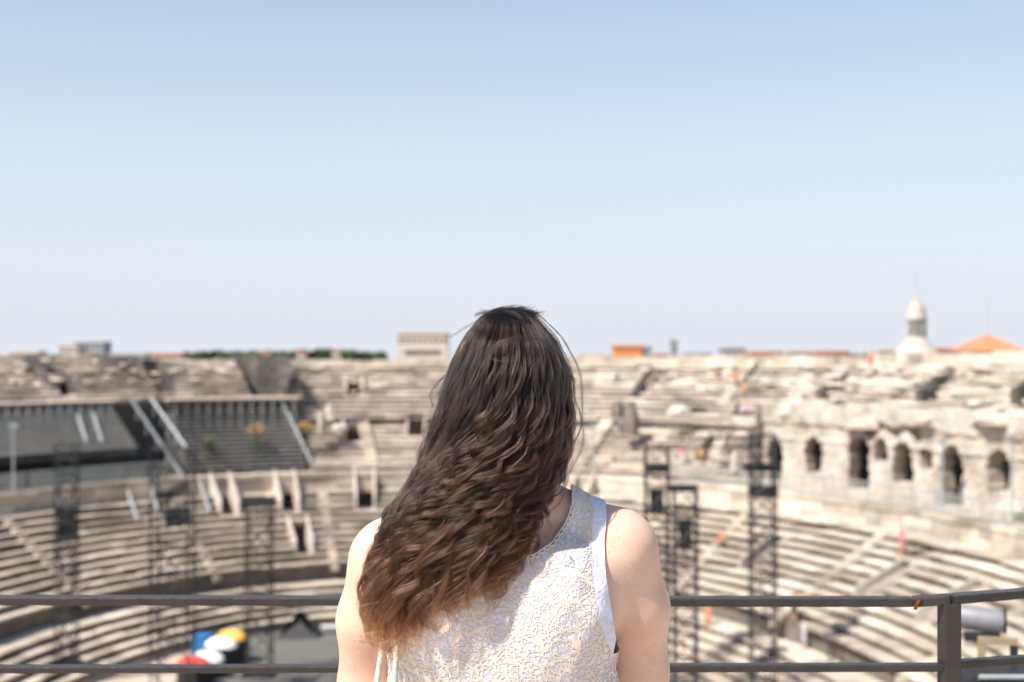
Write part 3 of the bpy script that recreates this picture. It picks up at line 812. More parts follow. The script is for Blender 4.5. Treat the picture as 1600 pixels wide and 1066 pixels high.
PP = [(1124, 566, 26.5, 'stand', (.35, .12, .09), (.05, .06, .09), 'person in dark red top at the rim, left of the church lantern'),
      (1150, 572, 25.5, 'walk', (.62, .16, .06), (.2, .14, .1), 'person in orange top climbing near the rim'),
      (1162, 584, 24, 'stand', (.6, .3, .18), (.25, .2, .15), 'person in peach clothes standing above the seated pair'),
      (1152, 603, 22, 'sit', (.05, .05, .08), (.04, .04, .05), 'person in black sitting beside the pale pair'),
      (1163, 605, 22, 'sit', (.62, .55, .62), (.3, .3, .4), 'person in lilac top sitting in the middle of the trio'),
      (1174, 605, 22, 'sit', (.6, .48, .5), (.2, .15, .25), 'person in pink top sitting at the right of the trio'),
      (1361, 562, 26.6, 'stand', (.72, .06, .04), (.6, .06, .05), 'person in bright red at the rim beside the church lantern'),
      (1245, 600, 24, 'sit', (.6, .28, .24), (.3, .25, .2), 'person in salmon top sitting on the worn tier'),
      (1066, 692, 15.6, 'stand', (.65, .25, .24), (.65, .62, .6), 'person in pink and white by the arch end ledge'),
      (1095, 688, 15.8, 'walk', (.6, .33, .12), (.2, .15, .1), 'person in ochre top on the ledge walking right'),
      (1409, 850, 11.2, 'stand', (.72, .22, .26), (.65, .25, .28), 'person in pink standing by the stair rail in the right seating'),
      (1241, 980, 4.8, 'stand', (.75, .18, .14), (.03, .03, .04), 'person in coral top on the lower right seating'),
      (1257, 985, 4.6, 'stand', (.55, .58, .68), (.5, .5, .55), 'person in pale blue beside the one in coral'),
      (1106, 975, 3, 'stand', (.6, .25, .12), (.45, .25, .15), 'person in rust clothes low in the seating behind the top rail'),
      (1128, 832, 9, 'sit', (.55, .22, .15), (.3, .2, .15), 'person in brick red sitting in the seating right of the towers'),
      (965, 600, 26, 'sit', (.1, .14, .17), (.08, .1, .12), 'person in slate blue sitting right of the head of the woman')]
for i, (px, py, s_, pose, c1, c2, lab) in enumerate(PP):
    t = th_at(px, s_); zz = surf_z(t, s_); x, y = EP(t, s_)
    small_person('person', (x, y, zz+.02), 1.72 if s_ < 20 else 1.45, (c1, c2), pose, lab, rz=-t+PI*0+random.uniform(-.4, .4), group='visitors on the far seating')

# potted-looking shrubs against the left stand
M['ochre_leaf'] = mat('ochre_blossom', (.42, .28, .13), .8, island=.4, noise=(1, .3))
for px, py, m, lab, r in ((400, 672, 'ochre_leaf', 'ochre flowering bush on the dark stand below the broken vault', .55), (478, 668, 'ochre_leaf', 'ochre flowering bush beside the slanting rail right of the stand', .6), (326, 690, 'leaf2', 'thin pale green bush at the left of the vault stand', .4)):
    s_ = 16.2; t = th_at(px, s_); x, y = EP(t, s_); zt = z_at(py, t, s_)
    e = empty('bush', (x, y, 9.2)); tag(e, lab, 'bush')
    mb = MB(); leafy(mb, (0, 0, zt-9.2), r*1.2, r, r*.9, 260, .09); mb.build('foliage', M[m], e)
    mb = MB(); leafy(mb, (0, 0, (zt-9.2)*.5), .35, .35, .9, 160, .09); mb.build('lower_foliage', M['leaf2'], e)
    mb = MB(); mb.tube([(0, 0, 0), (.05, 0, zt-9.2)], .06, 6); mb.build('stem', M['bark'], e)

# ------------------------------------------------------------------ beyond the rim
def block(px0, px1, ytop, D, m, lab, dep=14, rows=0, cols=0, band=None, roofm=None, wy=None):
    a, b = W(px0, ytop, D), W(px1, ytop, D); c = (a+b)/2; wd = (b-a).length; H = c.z+.5
    e = empty('building', (c.x, c.y, -.5), -YAW); tag(e, lab, 'building')
    mb = MB(); mb.box(-wd/2, wd/2, 0, dep, 0, H); mb.build('wall', m, e)
    mb = MB(); mb.box(-wd/2-.4, wd/2+.4, -.4, dep+.4, H+.003, H+.7); mb.build('roof', roofm or m, e)
    for r in range(rows):
        for k in range(cols):
            x = -wd/2+wd*(k+.5)/cols; z1 = H-1.6-3.1*r
            mb = MB(); mb.box(x-wd/cols*.28, x+wd/cols*.28, -.06, .3, z1-1.7, z1); mb.build('window', M['window'], e)
    if band:
        mb = MB(); mb.box(-wd*.36, wd*.36, -.5, .2, H-band-.8, H-band); mb.build('balcony', M['window'], e)
    return e
block(621, 699, 522, 520, M['plaster'], 'cream apartment block with a row of windows left of the head of the woman', rows=1, cols=9, band=6.0)
block(92, 122, 542, 700, M['plaster'], 'low pink house beyond the rim at far left', rows=1, cols=3)
block(117, 162, 536, 720, M['plaster2'], 'grey flat-roofed block beyond the rim at far left', rows=2, cols=5)
block(961, 1003, 543, 430, M['orange'], 'bright orange building beyond the rim right of the head', roofm=M['orange'])
block(1004, 1018, 544, 440, M['plaster2'], 'small grey block beside the orange building', rows=1, cols=2)
block(1048, 1059, 534, 460, M['plaster2'], 'thin grey tower right of the orange building', dep=3, rows=4, cols=1)
block(1133, 1165, 546, 420, M['plaster2'], 'pale roof edge behind the people at the rim', rows=1, cols=3)
for i, (a, b, y) in enumerate(((735, 762, 553), (1180, 1212, 553.5), (1290, 1325, 552.5))):
    block(a, b, y, 330, M['plaster'], ('low tiled house behind the head of the woman', 'low tiled house right of the seated trio', 'low tiled house left of the church lantern')[i], roofm=M['roof'], rows=1, cols=4)
for a, b_, y, D, m, l in ((18, 58, 552.5, 420, 'plaster', 'low pale house beyond the rim at the far left edge'), (172, 226, 555.5, 400, 'plaster2', 'low grey house between the flat-roofed block and the wooded hill'), (236, 282, 556, 380, 'plaster', 'low cream house at the left foot of the wooded hill'),
                       (908, 948, 556, 400, 'plaster', 'low house between the head of the woman and the orange building'), (1024, 1044, 554, 420, 'plaster', 'small house between the grey block and the thin tower'), (1072, 1112, 554.5, 380, 'plaster2', 'low grey house right of the thin tower'),
                       (1236, 1262, 551, 360, 'plaster', 'small cream house beyond the rim above the worn tier'), (1382, 1404, 549, 360, 'plaster', 'small cream house touching the left of the church lantern'), (1466, 1496, 548, 340, 'plaster', 'cream house between the church lantern and the orange roof')):
    block(a, b_, y, D, M[m], l, dep=8, rows=1, cols=3, roofm=M['roof'] if a in (236, 1466) else None)
# church lantern
c = W(1432, 550, 260); k = 260/F
e = empty('church_dome', (c.x, c.y, -.5), -YAW); tag(e, 'pale stone church lantern with a pointed dome above the rim', 'church dome')
zb = c.z+.5
mb = MB(); mb.lathe([(34*k, 0), (34*k, zb-2*k), (28*k, zb+5*k), (15*k, zb+22*k), (15*k, zb+24*k)], (0, 0, 0), 24); mb.build('drum', M['dome'], e)
mb = MB(); mb.lathe([(12.5*k, zb+23*k), (12.5*k, zb+50*k)], (0, 0, 0), 8); mb.build('lantern', M['dome'], e)
for j in range(8):
    a = 2*PI*j/8+PI/8; mb = MB(); r = 12.7*k; x, y = r*math.cos(a), r*math.sin(a)
    mb.tube([(x*1.04, y*1.04, zb+24*k), (x*1.04, y*1.04, zb+50*k)], 2.2*k, 6); mb.build('column', M['dome'], e)
    a += PI/8; x, y = 11.7*k*math.cos(a), 11.7*k*math.sin(a); tx, ty = -math.sin(a), math.cos(a); h = 2.6*k
    mb = MB(); ox, oy = math.cos(a)*.25*k, math.sin(a)*.25*k
    P = [(x-tx*h-ox, y-ty*h-oy), (x+tx*h-ox, y+ty*h-oy), (x+tx*h+ox*3, y+ty*h+oy*3), (x-tx*h+ox*3, y-ty*h+oy*3)]
    mb.quadbox([(*q, zb+28*k) for q in P]+[(*q, zb+45*k) for q in P]); mb.build('window', M['window'], e)
mb = MB(); mb.lathe([(16*k, zb+50*k), (16.5*k, zb+53*k), (15*k, zb+55*k), (14.6*k, zb+62*k), (12*k, zb+70*k), (7*k, zb+77*k), (2.5*k, zb+82*k), (1.8*k, zb+87*k), (.6*k, zb+92*k)], (0, 0, 0), 24); mb.build('cupola', M['dome'], e, True)
mb = MB(); mb.tube([(0, 0, zb+91*k), (0, 0, zb+122*k)], .35*k, 5); mb.build('spire', M['steel'], e)
# orange hipped roof
c = W(1545, 548, 260); e = empty('tiled_house', (c.x, c.y, -.5), -YAW); tag(e, 'house with a broad orange hipped roof at far right beyond the rim', 'house')
zb = c.z+.5
mb = MB(); mb.box(-42*k, 42*k, -4, 6, 0, zb); mb.build('wall', M['plaster'], e)
mb = MB(); A = [(-47*k, -4.6, zb), (47*k, -4.6, zb), (47*k, 6.6, zb), (-47*k, 6.6, zb)]; T = [(-3*k, 1, zb+25*k), (3*k, 1, zb+25*k)]
mb.poly([A[0], A[1], T[1], T[0]]); mb.poly([A[1], A[2], T[1]]); mb.poly([A[2], A[3], T[0], T[1]]); mb.poly([A[3], A[0], T[0]]); mb.poly(A[::-1]); mb.build('roof', M['roof'], e)
mb = MB(); mb.tube([(0, 1, zb+24*k), (0, 1, zb+75*k)], .3*k, 5); mb.build('mast', M['steel'], e)
# hill and trees
v = []; fcs = []; nx = 60
for i in range(nx+1):
    for j in range(12):
        px = 200+420*i/nx; D = 600+40*j
        hgt = (6.0*math.exp(-((px-500)/70)**2)+3.5*math.exp(-((px-340)/60)**2)+1.5)*(math.sin(PI*j/11)**.6 if 0 < j < 11 else 0)
        p = W(px, HZ, D); v.append((p.x, p.y, -.4+(EYE-3+hgt*.6)*math.sin(PI*(i/nx))**.3*(math.sin(PI*j/11)**.5 if 0 < j < 11 else 0)))
for i in range(nx):
    for j in range(11): a = i*12+j; fcs.append((a, a+12, a+13, a+1))
tag(mesh('hill', v, fcs, M['hill'], smooth=True), kind='structure')
def tree_proto(seed, m):
    random.seed(seed); e = empty('tree'); mb = MB()
    mb.tube([(0, 0, 0), (.1, 0, 3), (0, .1, 6.5)], [.35, .25, .1], 7)
    for q in range(5):
        a = q*1.3; mb.tube([(.05, 0, 3+q*.5), (1.6*math.cos(a), 1.6*math.sin(a), 5+q*.5)], [.12, .04], 5)
    mb.build('trunk', M['bark'], e); mb = MB()
    for q in range(9):
        a = random.uniform(0, 2*PI); r = random.uniform(0, 1.9)
        leafy(mb, (r*math.cos(a), r*math.sin(a), random.uniform(4.6, 8.2)), 1.6, 1.6, 1.1, 90, .34)
    mb.build('crown', M[m], e); return e
protos = [tree_proto(3, 'leaf'), tree_proto(4, 'leaf2'), tree_proto(5, 'leaf')]
random.seed(11); used = [False]*3
def put_tree(px, ytop, D, k, sc, lab, grp):
    e = protos[k] if not used[k] else copy_tree(protos[k]); used[k] = True
    p = W(px, ytop, D); H = 9.3*sc; e.location = (p.x, p.y, p.z-H); e.rotation_euler = (0, 0, random.uniform(0, 6)); e.scale = (sc*1.15, sc*1.15, sc)
    tag(e, lab, 'tree', grp)
def hill_y(px): return 550.5-5.5*math.exp(-((px-515)/42)**2)-2.5*math.exp(-((px-360)/50)**2)-2.0*math.exp(-((px-440)/30)**2)
px = 292
while px < 600:
    put_tree(px, hill_y(px)-2.2+random.uniform(-1.4, 1.2), 560+random.uniform(-20, 30), random.randrange(3), random.uniform(.9, 1.25), 'dark green tree on the wooded hill left of the woman', 'trees on the wooded hill left of the woman'); px += random.uniform(5, 8)
px = 1148
while px < 1500:
    if not 1405 < px < 1460: put_tree(px, 548.5+random.uniform(-1.2, 2.5), 380+random.uniform(-20, 30), random.randrange(3), random.uniform(.6, 1.0), 'dark green tree beyond the rim at right', 'trees beyond the right rim')
    px += random.uniform(9, 22)
# small houses on the hill
for px, y, l in ((524, 549, 'small white house among the trees of the hill'), (470, 552, 'pale house at the foot of the wooded hill'), (415, 553, 'small pale house left of the hilltop')):
    block(px-6, px+7, y, 520, M['pale'], l, dep=5, rows=1, cols=2, roofm=M['roof'])

# ------------------------------------------------------------------ terrace, railing, stage light
base = LW(0, 0, -1.6)
mb = MB()
zt = EYE-1.6
def fr(x, y, z): return tuple(LW(x, y, z))
P = [fr(-9, -3.5, -1.9), fr(9, -3.5, -1.9), fr(9, 2.7, -1.9), fr(-9, 2.7, -1.9), fr(-9, -3.5, -1.6), fr(9, -3.5, -1.6), fr(9, 2.7, -1.6), fr(-9, 2.7, -1.6)]
mb.quadbox(P); P2 = [fr(-8.9, -3.4, -12), fr(8.9, -3.4, -12), fr(8.9, 2.6, -12), fr(-8.9, 2.6, -12), fr(-8.9, -3.4, -1.902), fr(8.9, -3.4, -1.902), fr(8.9, 2.6, -1.902), fr(-8.9, 2.6, -1.902)]
mb.quadbox(P2); tag(mb.build('terrace', M['stone']), kind='structure')
RD = 2.45
def rpt(px, py, d): q = W(px, py, d); return q
def sqbar(mb, a, b, hw, hh):
    a, b = Vector(a), Vector(b); d = (b-a).normalized(); up = Vector((0, 0, 1)); sdv = d.cross(up).normalized(); up = sdv.cross(d)
    mb.quadbox([a-sdv*hw-up*hh, b-sdv*hw-up*hh, b+sdv*hw-up*hh, a+sdv*hw-up*hh, a-sdv*hw+up*hh, b-sdv*hw+up*hh, b+sdv*hw+up*hh, a+sdv*hw+up*hh])
def bev(o, wd=.002):
    m = o.modifiers.new('bevel', 'BEVEL'); m.width = wd; m.segments = 2; return o
rail_e = empty('railing', LW((1483-800)/F*RD, RD, -1.6)); tag(rail_e, 'dark metal railing with two horizontal bars in front of the woman', 'railing')
off = Vector(rail_e.location)
def RP(mb, nm, m=None):
    mb.v = [tuple(Vector(q)-off) for q in mb.v]; return bev(mb.build(nm, m or M['rail'], rail_e))
DP = 2.40
c1 = W(1483, 936, DP); c0 = W(-900, 936, 2.62); c2 = W(2100, 888, 3.15)
mb = MB(); sqbar(mb, c0, W(1425, 940, DP+.012), 0.016, .0072); RP(mb, 'top_bar')
mb = MB(); sqbar(mb, W(1425.4, 940, DP+.012), c1, 0.017, .0076); RP(mb, 'bar_joint')
mb = MB(); sqbar(mb, c1, c2, 0.016, .0074); RP(mb, 'top_bar')
l0 = W(-900, 1047, 2.62); l1 = W(1475, 1042.5, DP); l2 = W(2100, 996, 3.15)
mb = MB(); sqbar(mb, l0, l1, .012, .0060); RP(mb, 'lower_bar')
mb = MB(); sqbar(mb, W(1493, 1038, DP), l2, .012, .0068); RP(mb, 'lower_bar')
for (px, py, d) in ((1483, 945, DP), (-400, 947, 2.60), (2060, 905, 3.12)):
    p = W(px, py, d); mb = MB(); hw = .0145
    mb.quadbox([(p.x-hw, p.y-.018, zt), (p.x+hw, p.y-.018, zt), (p.x+hw, p.y+.018, zt), (p.x-hw, p.y+.018, zt), (p.x-hw, p.y-.018, p.z+.004), (p.x+hw, p.y-.018, p.z+.004), (p.x+hw, p.y+.018, p.z+.004), (p.x-hw, p.y+.018, p.z+.004)])
    RP(mb, 'post')
p = W(1425, 940, DP+.012); mb = MB(); mb.tube([(p.x-.004, p.y-.022, p.z-.010), (p.x+.006, p.y-.0225, p.z+.010)], .0035, 6)
RP(mb, 'weld', mat('rusty_weld', (.30, .12, .05), .8, .2, noise=(80, .5), bump=1, bscale=300))
# stage light beyond the post
e = empty('stage_light', W(1532, 970, 4.6), -YAW-.25); tag(e, 'grey cylindrical stage light on a steel frame right of the railing post', 'stage light')
mb = MB(); mb.tube([(-.075, 0, .012), (-.07, 0, .012), (.05, 0, .0), (.07, 0, 0)], [.030, .040, .040, .036], 20)
M['lampgrey'] = mat('grey_lamp_housing', (.27, .27, .29), .5, .3, noise=(20, .15)); M['amber'] = mat('ochre_bracket', (.32, .24, .15), .7, noise=(20, .3))
o = mb.build('housing', M['lampgrey'], e, True)
mb = MB(); mb.tube([(.07, 0, 0), (.078, 0, 0)], .038, 20); mb.build('lens_rim', M['black'], e)
mb = MB(); mb.box(-.05, .06, -.03, .03, -.062, -.042); mb.build('yoke', M['black'], e)
x0, x1 = .0, .098
mb = MB(); mb.box(x0-.012, x0+.012, -.06, -.035, -2.2, -.065); mb.build('leg', M['amber'], e)
mb = MB(); mb.box(x1-.012, x1+.012, -.06, -.035, -2.2, -.065); mb.build('leg', M['black'], e)
mb = MB(); mb.box(x0-.012, x1+.012, -.061, -.034, -.064, -.043); mb.build('crossbar', M['amber'], e)
bev(o, .001)
e = empty('equipment_box', W(1562, 1085, 4.4), -YAW); tag(e, 'black equipment box behind the lower bar at the bottom right corner', 'equipment box')
mb = MB(); mb.box(-.13, .16, -.1, .12, -.05, .075); bev(mb.build('case', M['black'], e), .01)
mb = MB(); mb.tube([(-.10, -.11, .078), (.1, -.11, .078)], .008, 8); mb.build('handle', M['steel'], e)
mb = MB(); mb.box(-.06, .06, -.06, .06, -2.2, -.05); mb.build('pedestal', M['black'], e)


# ================================================================== the woman
XC = -.0126; B0 = np.array((XC, 2.0, -1.6))
she = empty('person', LW(XC, 2.0, -1.6), -YAW)
tag(she, 'woman seen from behind in white lace sleeveless top with long wavy dark brown hair', 'person')
H_ = .005
bs = SDF((XC-.33, 1.70, -1.62), (XC+.33, 2.62, .06), H_)
TOR = [(-.235, .062, .058, 2.005), (-.255, .098, .075, 2.0), (-.28, .135, .088, 2.0), (-.315, .150, .094, 2.0), (-.36, .148, .100, 2.0), (-.41, .143, .103, 2.0), (-.46, .143, .102, 2.0), (-.52, .138, .098, 2.0),
       (-.60, .127, .092, 2.0), (-.68, .136, .100, 2.0), (-.76, .158, .112, 2.0), (-.84, .168, .118, 2.0), (-.90, .165, .112, 2.0)]
def torso(s, deep=0):
    s.loft(TOR, XC, .02)
    for sx in (-1, 1):
        dz = -.010 if sx < 0 else 0
        s.cone((XC+sx*.022, 2.005, -.205), (XC+sx*.150, 2.01, -.262+dz), .047, .040, .03)
        s.ell((XC+sx*.082, 1.945, -.345), (.062, .052, .075), .045, rot=sx*.25)          # shoulder blades
        s.ell((XC+sx*.065, 2.075, -.395), (.058, .050, .06), .03)                       # chest
def arms(s0_):
    s = SDF(s0_.lo, s0_.lo+(s0_.n-1)*s0_.h-1e-6, s0_.h)
    for sx in (-1, 1):
        dz = -.018 if sx < 0 else 0
        sh = (XC+sx*.168, 2.01, -.275+dz); md = (XC+sx*.186, 2.03, -.36+dz); m2 = (XC+sx*.1895, 2.06, -.46+dz); el = (XC+sx*.192, 2.13, -.56)
        s.cone(sh, md, .050, .048, .028); s.cone(md, m2, .049, .047, .02); s.cone(m2, el, .047, .036, .02)
        wr = (XC+sx*.170, 2.345, -.405); mf = (XC+sx*.185, 2.22, -.50)
        s.cone(el, mf, .038, .036, .02); s.cone(mf, wr, .035, .024, .015)
        hd = (XC+sx*.165, 2.405, -.392); s.cone(wr, hd, .024, .026, .012, sy=1.0)
        for k in range(4):                                                             # fingers over the top bar
            fx = XC+sx*(.140+.017*k); L = (.9, 1.0, .95, .78)[k]
            a = (fx, 2.42, -.388); b = (fx, 2.42+.034*L, -.392); c = (fx, 2.42+.046*L, -.412); d = (fx, 2.42+.036*L, -.430)
            s.cone(a, b, .0095, .009, .004); s.cone(b, c, .009, .008, .004); s.cone(c, d, .008, .007, .004)
        t0 = (XC+sx*.145, 2.365, -.405); s.cone(t0, (XC+sx*.122, 2.392, -.418), .012, .0095, .006); s.cone((XC+sx*.122, 2.392, -.418), (XC+sx*.118, 2.418, -.432), .0095, .0075, .004)
    arms_join(s0_, s)
def arms_join(s0_, s):
    Zc = s0_.lo[2]+s0_.h*np.arange(s0_.n[2]); kk = np.interp(Zc, (-.44, -.40, -.34), (.003, .014, .045))[None, None, :].astype(np.float32)
    A = s0_.F; D = s.F; hh = np.clip(.5+.5*(A-D)/kk, 0, 1); s0_.F = A*(1-hh)+D*hh-kk*hh*(1-hh)
def legs(s, g=0):
    for sx in (-1, 1):
        s.ell((XC+sx*.075, 1.955, -.86), (.085+g, .085+g, .10+g), .03)
        s.cone((XC+sx*.085, 2.0, -.88), (XC+sx*.09, 2.01, -1.17), .086+g, .056+g, .03); s.cone((XC+sx*.09, 2.01, -1.17), (XC+sx*.09, 1.995, -1.30), .056+g, .052+g, .02)
        s.cone((XC+sx*.09, 1.995, -1.30), (XC+sx*.09, 2.01, -1.52), .052+g, .036+g, .02)
HC = np.array((XC+.006, 2.035, -.045))
torso(bs); arms(bs); legs(bs)
bs.cone((XC+.008, 2.03, -.09), (XC, 2.0, -.245), .053, .058, .028)
bs.ell(HC+np.array((0, 0, .012)), (.077, .095, .092), .02); bs.ell(HC+np.array((0, .025, -.045)), (.060, .072, .078), .03)
bs.ell(HC+np.array((0, .072, -.095)), (.026, .024, .022), .02)                          # chin
bs.cone(HC+np.array((0, .094, -.005)), HC+np.array((0, .112, -.042)), .009, .013, .012)    # nose
bs.ell(HC+np.array((0, .090, -.072)), (.024, .012, .009), .008)                          # mouth
for sx in (-1, 1):
    bs.ell(HC+np.array((sx*.031, .100, -.004)), (.015, .012, .010), .006, sub=True)
    bs.ell(HC+np.array((sx*.031, .088, -.004)), (.013, .012, .011), .003)
    bs.ell(HC+np.array((sx*.079, .012, -.022)), (.008, .017, .028), .006)
V, Fc = surface_nets(bs.F, bs.lo, H_)
skin = mat('skin', (.68, .45, .35), .48, spec=.35)
t = skin.node_tree; p = t.nodes['Principled BSDF']
p.inputs['Subsurface Weight'].default_value = .22; p.inputs['Subsurface Radius'].default_value = (.012, .005, .003); p.inputs['Subsurface Scale'].default_value = 1.0
tc = t.nodes.new('ShaderNodeTexCoord')
def nz(t, sc, det=5, src=None, rough=.6):
    n = t.nodes.new('ShaderNodeTexNoise'); n.inputs['Scale'].default_value = sc; n.inputs['Detail'].default_value = det; n.inputs['Roughness'].default_value = rough
    t.links.new(src or tc.outputs['Object'], n.inputs['Vector']); return n
def ramp(t, src, stops):
    r = t.nodes.new('ShaderNodeValToRGB'); e = r.color_ramp.elements
    while len(e) < len(stops): e.new(.5)
    for el, (ps, c) in zip(e, stops): el.position = ps; el.color = (*c, 1)
    t.links.new(src, r.inputs['Fac']); return r
def mixc(t, fac, a, b, mode='MIX'):
    m = t.nodes.new('ShaderNodeMix'); m.data_type = 'RGBA'; m.blend_type = mode
    for s_, v_ in ((0, fac), (6, a), (7, b)):
        if isinstance(v_, (int, float)): m.inputs[s_].default_value = v_
        elif isinstance(v_, tuple): m.inputs[s_].default_value = (*v_, 1)
        else: t.links.new(v_, m.inputs[s_])
    return m.outputs[2]
def mth(t, op, a, b=None, c=None, clamp=False):
    m = t.nodes.new('ShaderNodeMath'); m.operation = op; m.use_clamp = clamp
    for i, v_ in enumerate((a, b, c)):
        if v_ is None: continue
        if isinstance(v_, (int, float)): m.inputs[i].default_value = v_
        else: t.links.new(v_, m.inputs[i])
    return m.outputs[0]
r1 = ramp(t, nz(t, 14).outputs['Fac'], [(.25, (.615, .375, .28)), (.5, (.68, .45, .345)), (.75, (.72, .515, .405))])
fv = t.nodes.new('ShaderNodeTexVoronoi'); fv.inputs['Scale'].default_value = 110; t.links.new(tc.outputs['Object'], fv.inputs['Vector'])
fm = mth(t, 'MULTIPLY', mth(t, 'LESS_THAN', fv.outputs['Distance'], .17), mth(t, 'GREATER_THAN', nz(t, 300, 1).outputs['Fac'], .53))
cfin = mixc(t, mth(t, 'MULTIPLY', fm, .5), r1.outputs[0], (.36, .17, .10))
t.links.new(cfin, p.inputs['Base Color'])
b = t.nodes.new('ShaderNodeBump'); b.inputs['Strength'].default_value = .22; b.inputs['Distance'].default_value = .002
t.links.new(nz(t, 420, 3).outputs['Fac'], b.inputs['Height']); t.links.new(b.outputs[0], p.inputs['Normal'])
body = mesh('body', V-B0, Fc, skin, she, True)
sm = body.modifiers.new('smooth', 'SMOOTH'); sm.factor = .5; sm.iterations = 4
# small mole on the right upper arm is part of the skin
# ---- clothing shells cut from the torso surface
def clip(V, Fc, g):
    tri = np.concatenate([Fc[:, [0, 1, 2]], Fc[:, [0, 2, 3]]])
    gv = g(V); vs = [tuple(v) for v in V]; out = []; cache = {}
    gt = gv[tri]; full = (gt > 0).all(1); out = [tuple(x) for x in tri[full]]
    part_ = tri[((gt > 0).any(1)) & ~full]
    def cut(a, b):
        k = (min(a, b), max(a, b))
        if k not in cache:
            u = gv[a]/(gv[a]-gv[b]); q = V[a]+(V[b]-V[a])*u; cache[k] = len(vs); vs.append(tuple(q))
        return cache[k]
    for T in part_:
        poly = []
        for i in range(3):
            a, b = int(T[i]), int(T[(i+1) % 3])
            if gv[a] > 0: poly.append(a)
            if (gv[a] > 0) != (gv[b] > 0): poly.append(cut(a, b))
        if len(poly) >= 3: out.append(tuple(poly))
    used = sorted({i for f_ in out for i in f_}); mp = {u: i for i, u in enumerate(used)}
    return np.array([vs[u] for u in used]), [tuple(mp[i] for i in f_) for f_ in out]
ts = SDF((XC-.24, 1.80, -.80), (XC+.24, 2.22, -.12), .004); torso(ts)
ts.cone((XC+.008, 2.03, -.09), (XC, 2.0, -.245), .050, .055, .028)
for sx in (-1, 1): ts.cone((XC+sx*.150, 2.01, -.275), (XC+sx*.160, 2.01, -.30), .045, .045, .03)
Xw, Yw, Zw = np.meshgrid(*[ts.lo[i]+.004*np.arange(ts.n[i]) for i in range(3)], indexing='ij')
fold = (.0012*np.sin((Xw*55+Zw*90+1.5*np.sin(Zw*40)))+.0010*np.sin(Xw*140-Zw*60))*np.exp(-((Xw-XC-.12)/.06)**2)
ts.F = ts.F+fold.astype(np.float32)
loose = np.interp(Zw, (-.80, -.62, -.45, -.3), (.012, .020, .006, 0)).astype(np.float32)
K = 2.0/F
def tabx(tab):
    ys = [(HZ-y)*K for y, x in tab]; xs = [(x-800)*K for y, x in tab]
    o = np.argsort(ys); return np.array(ys)[o], np.array(xs)[o]
cami_r = tabx([(700, 946), (788, 946), (803, 946), (836, 941), (887, 941), (935, 948), (980, 956), (1004, 952), (1012, 990), (1100, 1400)])
lace_r = tabx([(700, 922), (788, 924), (822, 922), (864, 917), (901, 921), (949, 928), (985, 942), (1004, 952), (1012, 990), (1100, 1400)])
neck = [(0, 862), (20, 860), (49, 852), (76, 836), (94, 816), (103, 798), (106, 785), (108, 650), (400, 600)]
def gmask(edge, ins=0, neckoff=0):
    def g(V):
        z = V[:, 2]; x = V[:, 0]-XC
        xr = np.interp(z, edge[0], edge[1])-XC
        zn = np.interp(np.abs(x), [n_[0]*K for n_ in neck], [(HZ-n_[1]-neckoff)*K for n_ in neck])
        zn = np.where(V[:, 1] > 2.0, np.where(zn > -.2, zn, zn-.05), zn)
        wav = .0012*np.abs(np.sin(z*560)) if ins else 0
        return np.minimum(np.minimum(xr-np.abs(x)+wav, zn-z), z+.74)
    return g
V1, F1 = surface_nets(ts.F-.0068-loose, ts.lo, .004); V1, F1 = clip(V1, F1, gmask(cami_r, 0, 5))
V2, F2 = surface_nets(ts.F-.0075-loose, ts.lo, .004); V2, F2 = clip(V2, F2, gmask(lace_r, 1))
cami = mat('white_cotton', (.70, .695, .80), .75, noise=(40, .04), bump=.25, bscale=160)
o = mesh('camisole', V1-B0, F1, cami, she, True)
lace = bpy.data.materials.new('cream_lace'); lace.use_nodes = True
t = lace.node_tree; p = t.nodes['Principled BSDF']; outn = t.nodes['Material Output']
tc = t.nodes.new('ShaderNodeTexCoord')
mp = t.nodes.new('ShaderNodeMapping'); t.links.new(tc.outputs['Object'], mp.inputs['Vector']); mp.inputs['Scale'].default_value = (1, .35, 1)
dn = t.nodes.new('ShaderNodeTexNoise'); dn.inputs['Scale'].default_value = 26; dn.inputs['Detail'].default_value = 1; t.links.new(mp.outputs[0], dn.inputs['Vector'])
vm = t.nodes.new('ShaderNodeVectorMath'); vm.operation = 'MULTIPLY_ADD'; t.links.new(dn.outputs['Color'], vm.inputs[0]); vm.inputs[1].default_value = (.022, .022, .022); t.links.new(mp.outputs[0], vm.inputs[2])
warp = vm.outputs[0]
def line(src, w_):   # bright ridge where src is near zero
    return mth(t, 'SUBTRACT', 1.0, mth(t, 'DIVIDE', src, w_), clamp=True)
net = t.nodes.new('ShaderNodeTexVoronoi'); net.feature = 'DISTANCE_TO_EDGE'; net.inputs['Scale'].default_value = 112; t.links.new(warp, net.inputs['Vector'])
big = t.nodes.new('ShaderNodeTexVoronoi'); big.feature = 'DISTANCE_TO_EDGE'; big.inputs['Scale'].default_value = 44; t.links.new(warp, big.inputs['Vector'])
n1 = nz(t, 36, 1, mp.outputs[0]); n2 = nz(t, 90, 1, warp)
scroll = line(mth(t, 'ABSOLUTE', mth(t, 'SUBTRACT', mth(t, 'ABSOLUTE', mth(t, 'SUBTRACT', n1.outputs['Fac'], .5)), .045)), .022)
scroll2 = line(mth(t, 'ABSOLUTE', mth(t, 'SUBTRACT', n2.outputs['Fac'], .47)), .05)
fl = t.nodes.new('ShaderNodeTexVoronoi'); fl.feature = 'F1'; fl.inputs['Scale'].default_value = 27; t.links.new(mp.outputs[0], fl.inputs['Vector'])
sc_ = t.nodes.new('ShaderNodeVectorMath'); sc_.operation = 'SCALE'; t.links.new(mp.outputs[0], sc_.inputs[0]); sc_.inputs['Scale'].default_value = 27
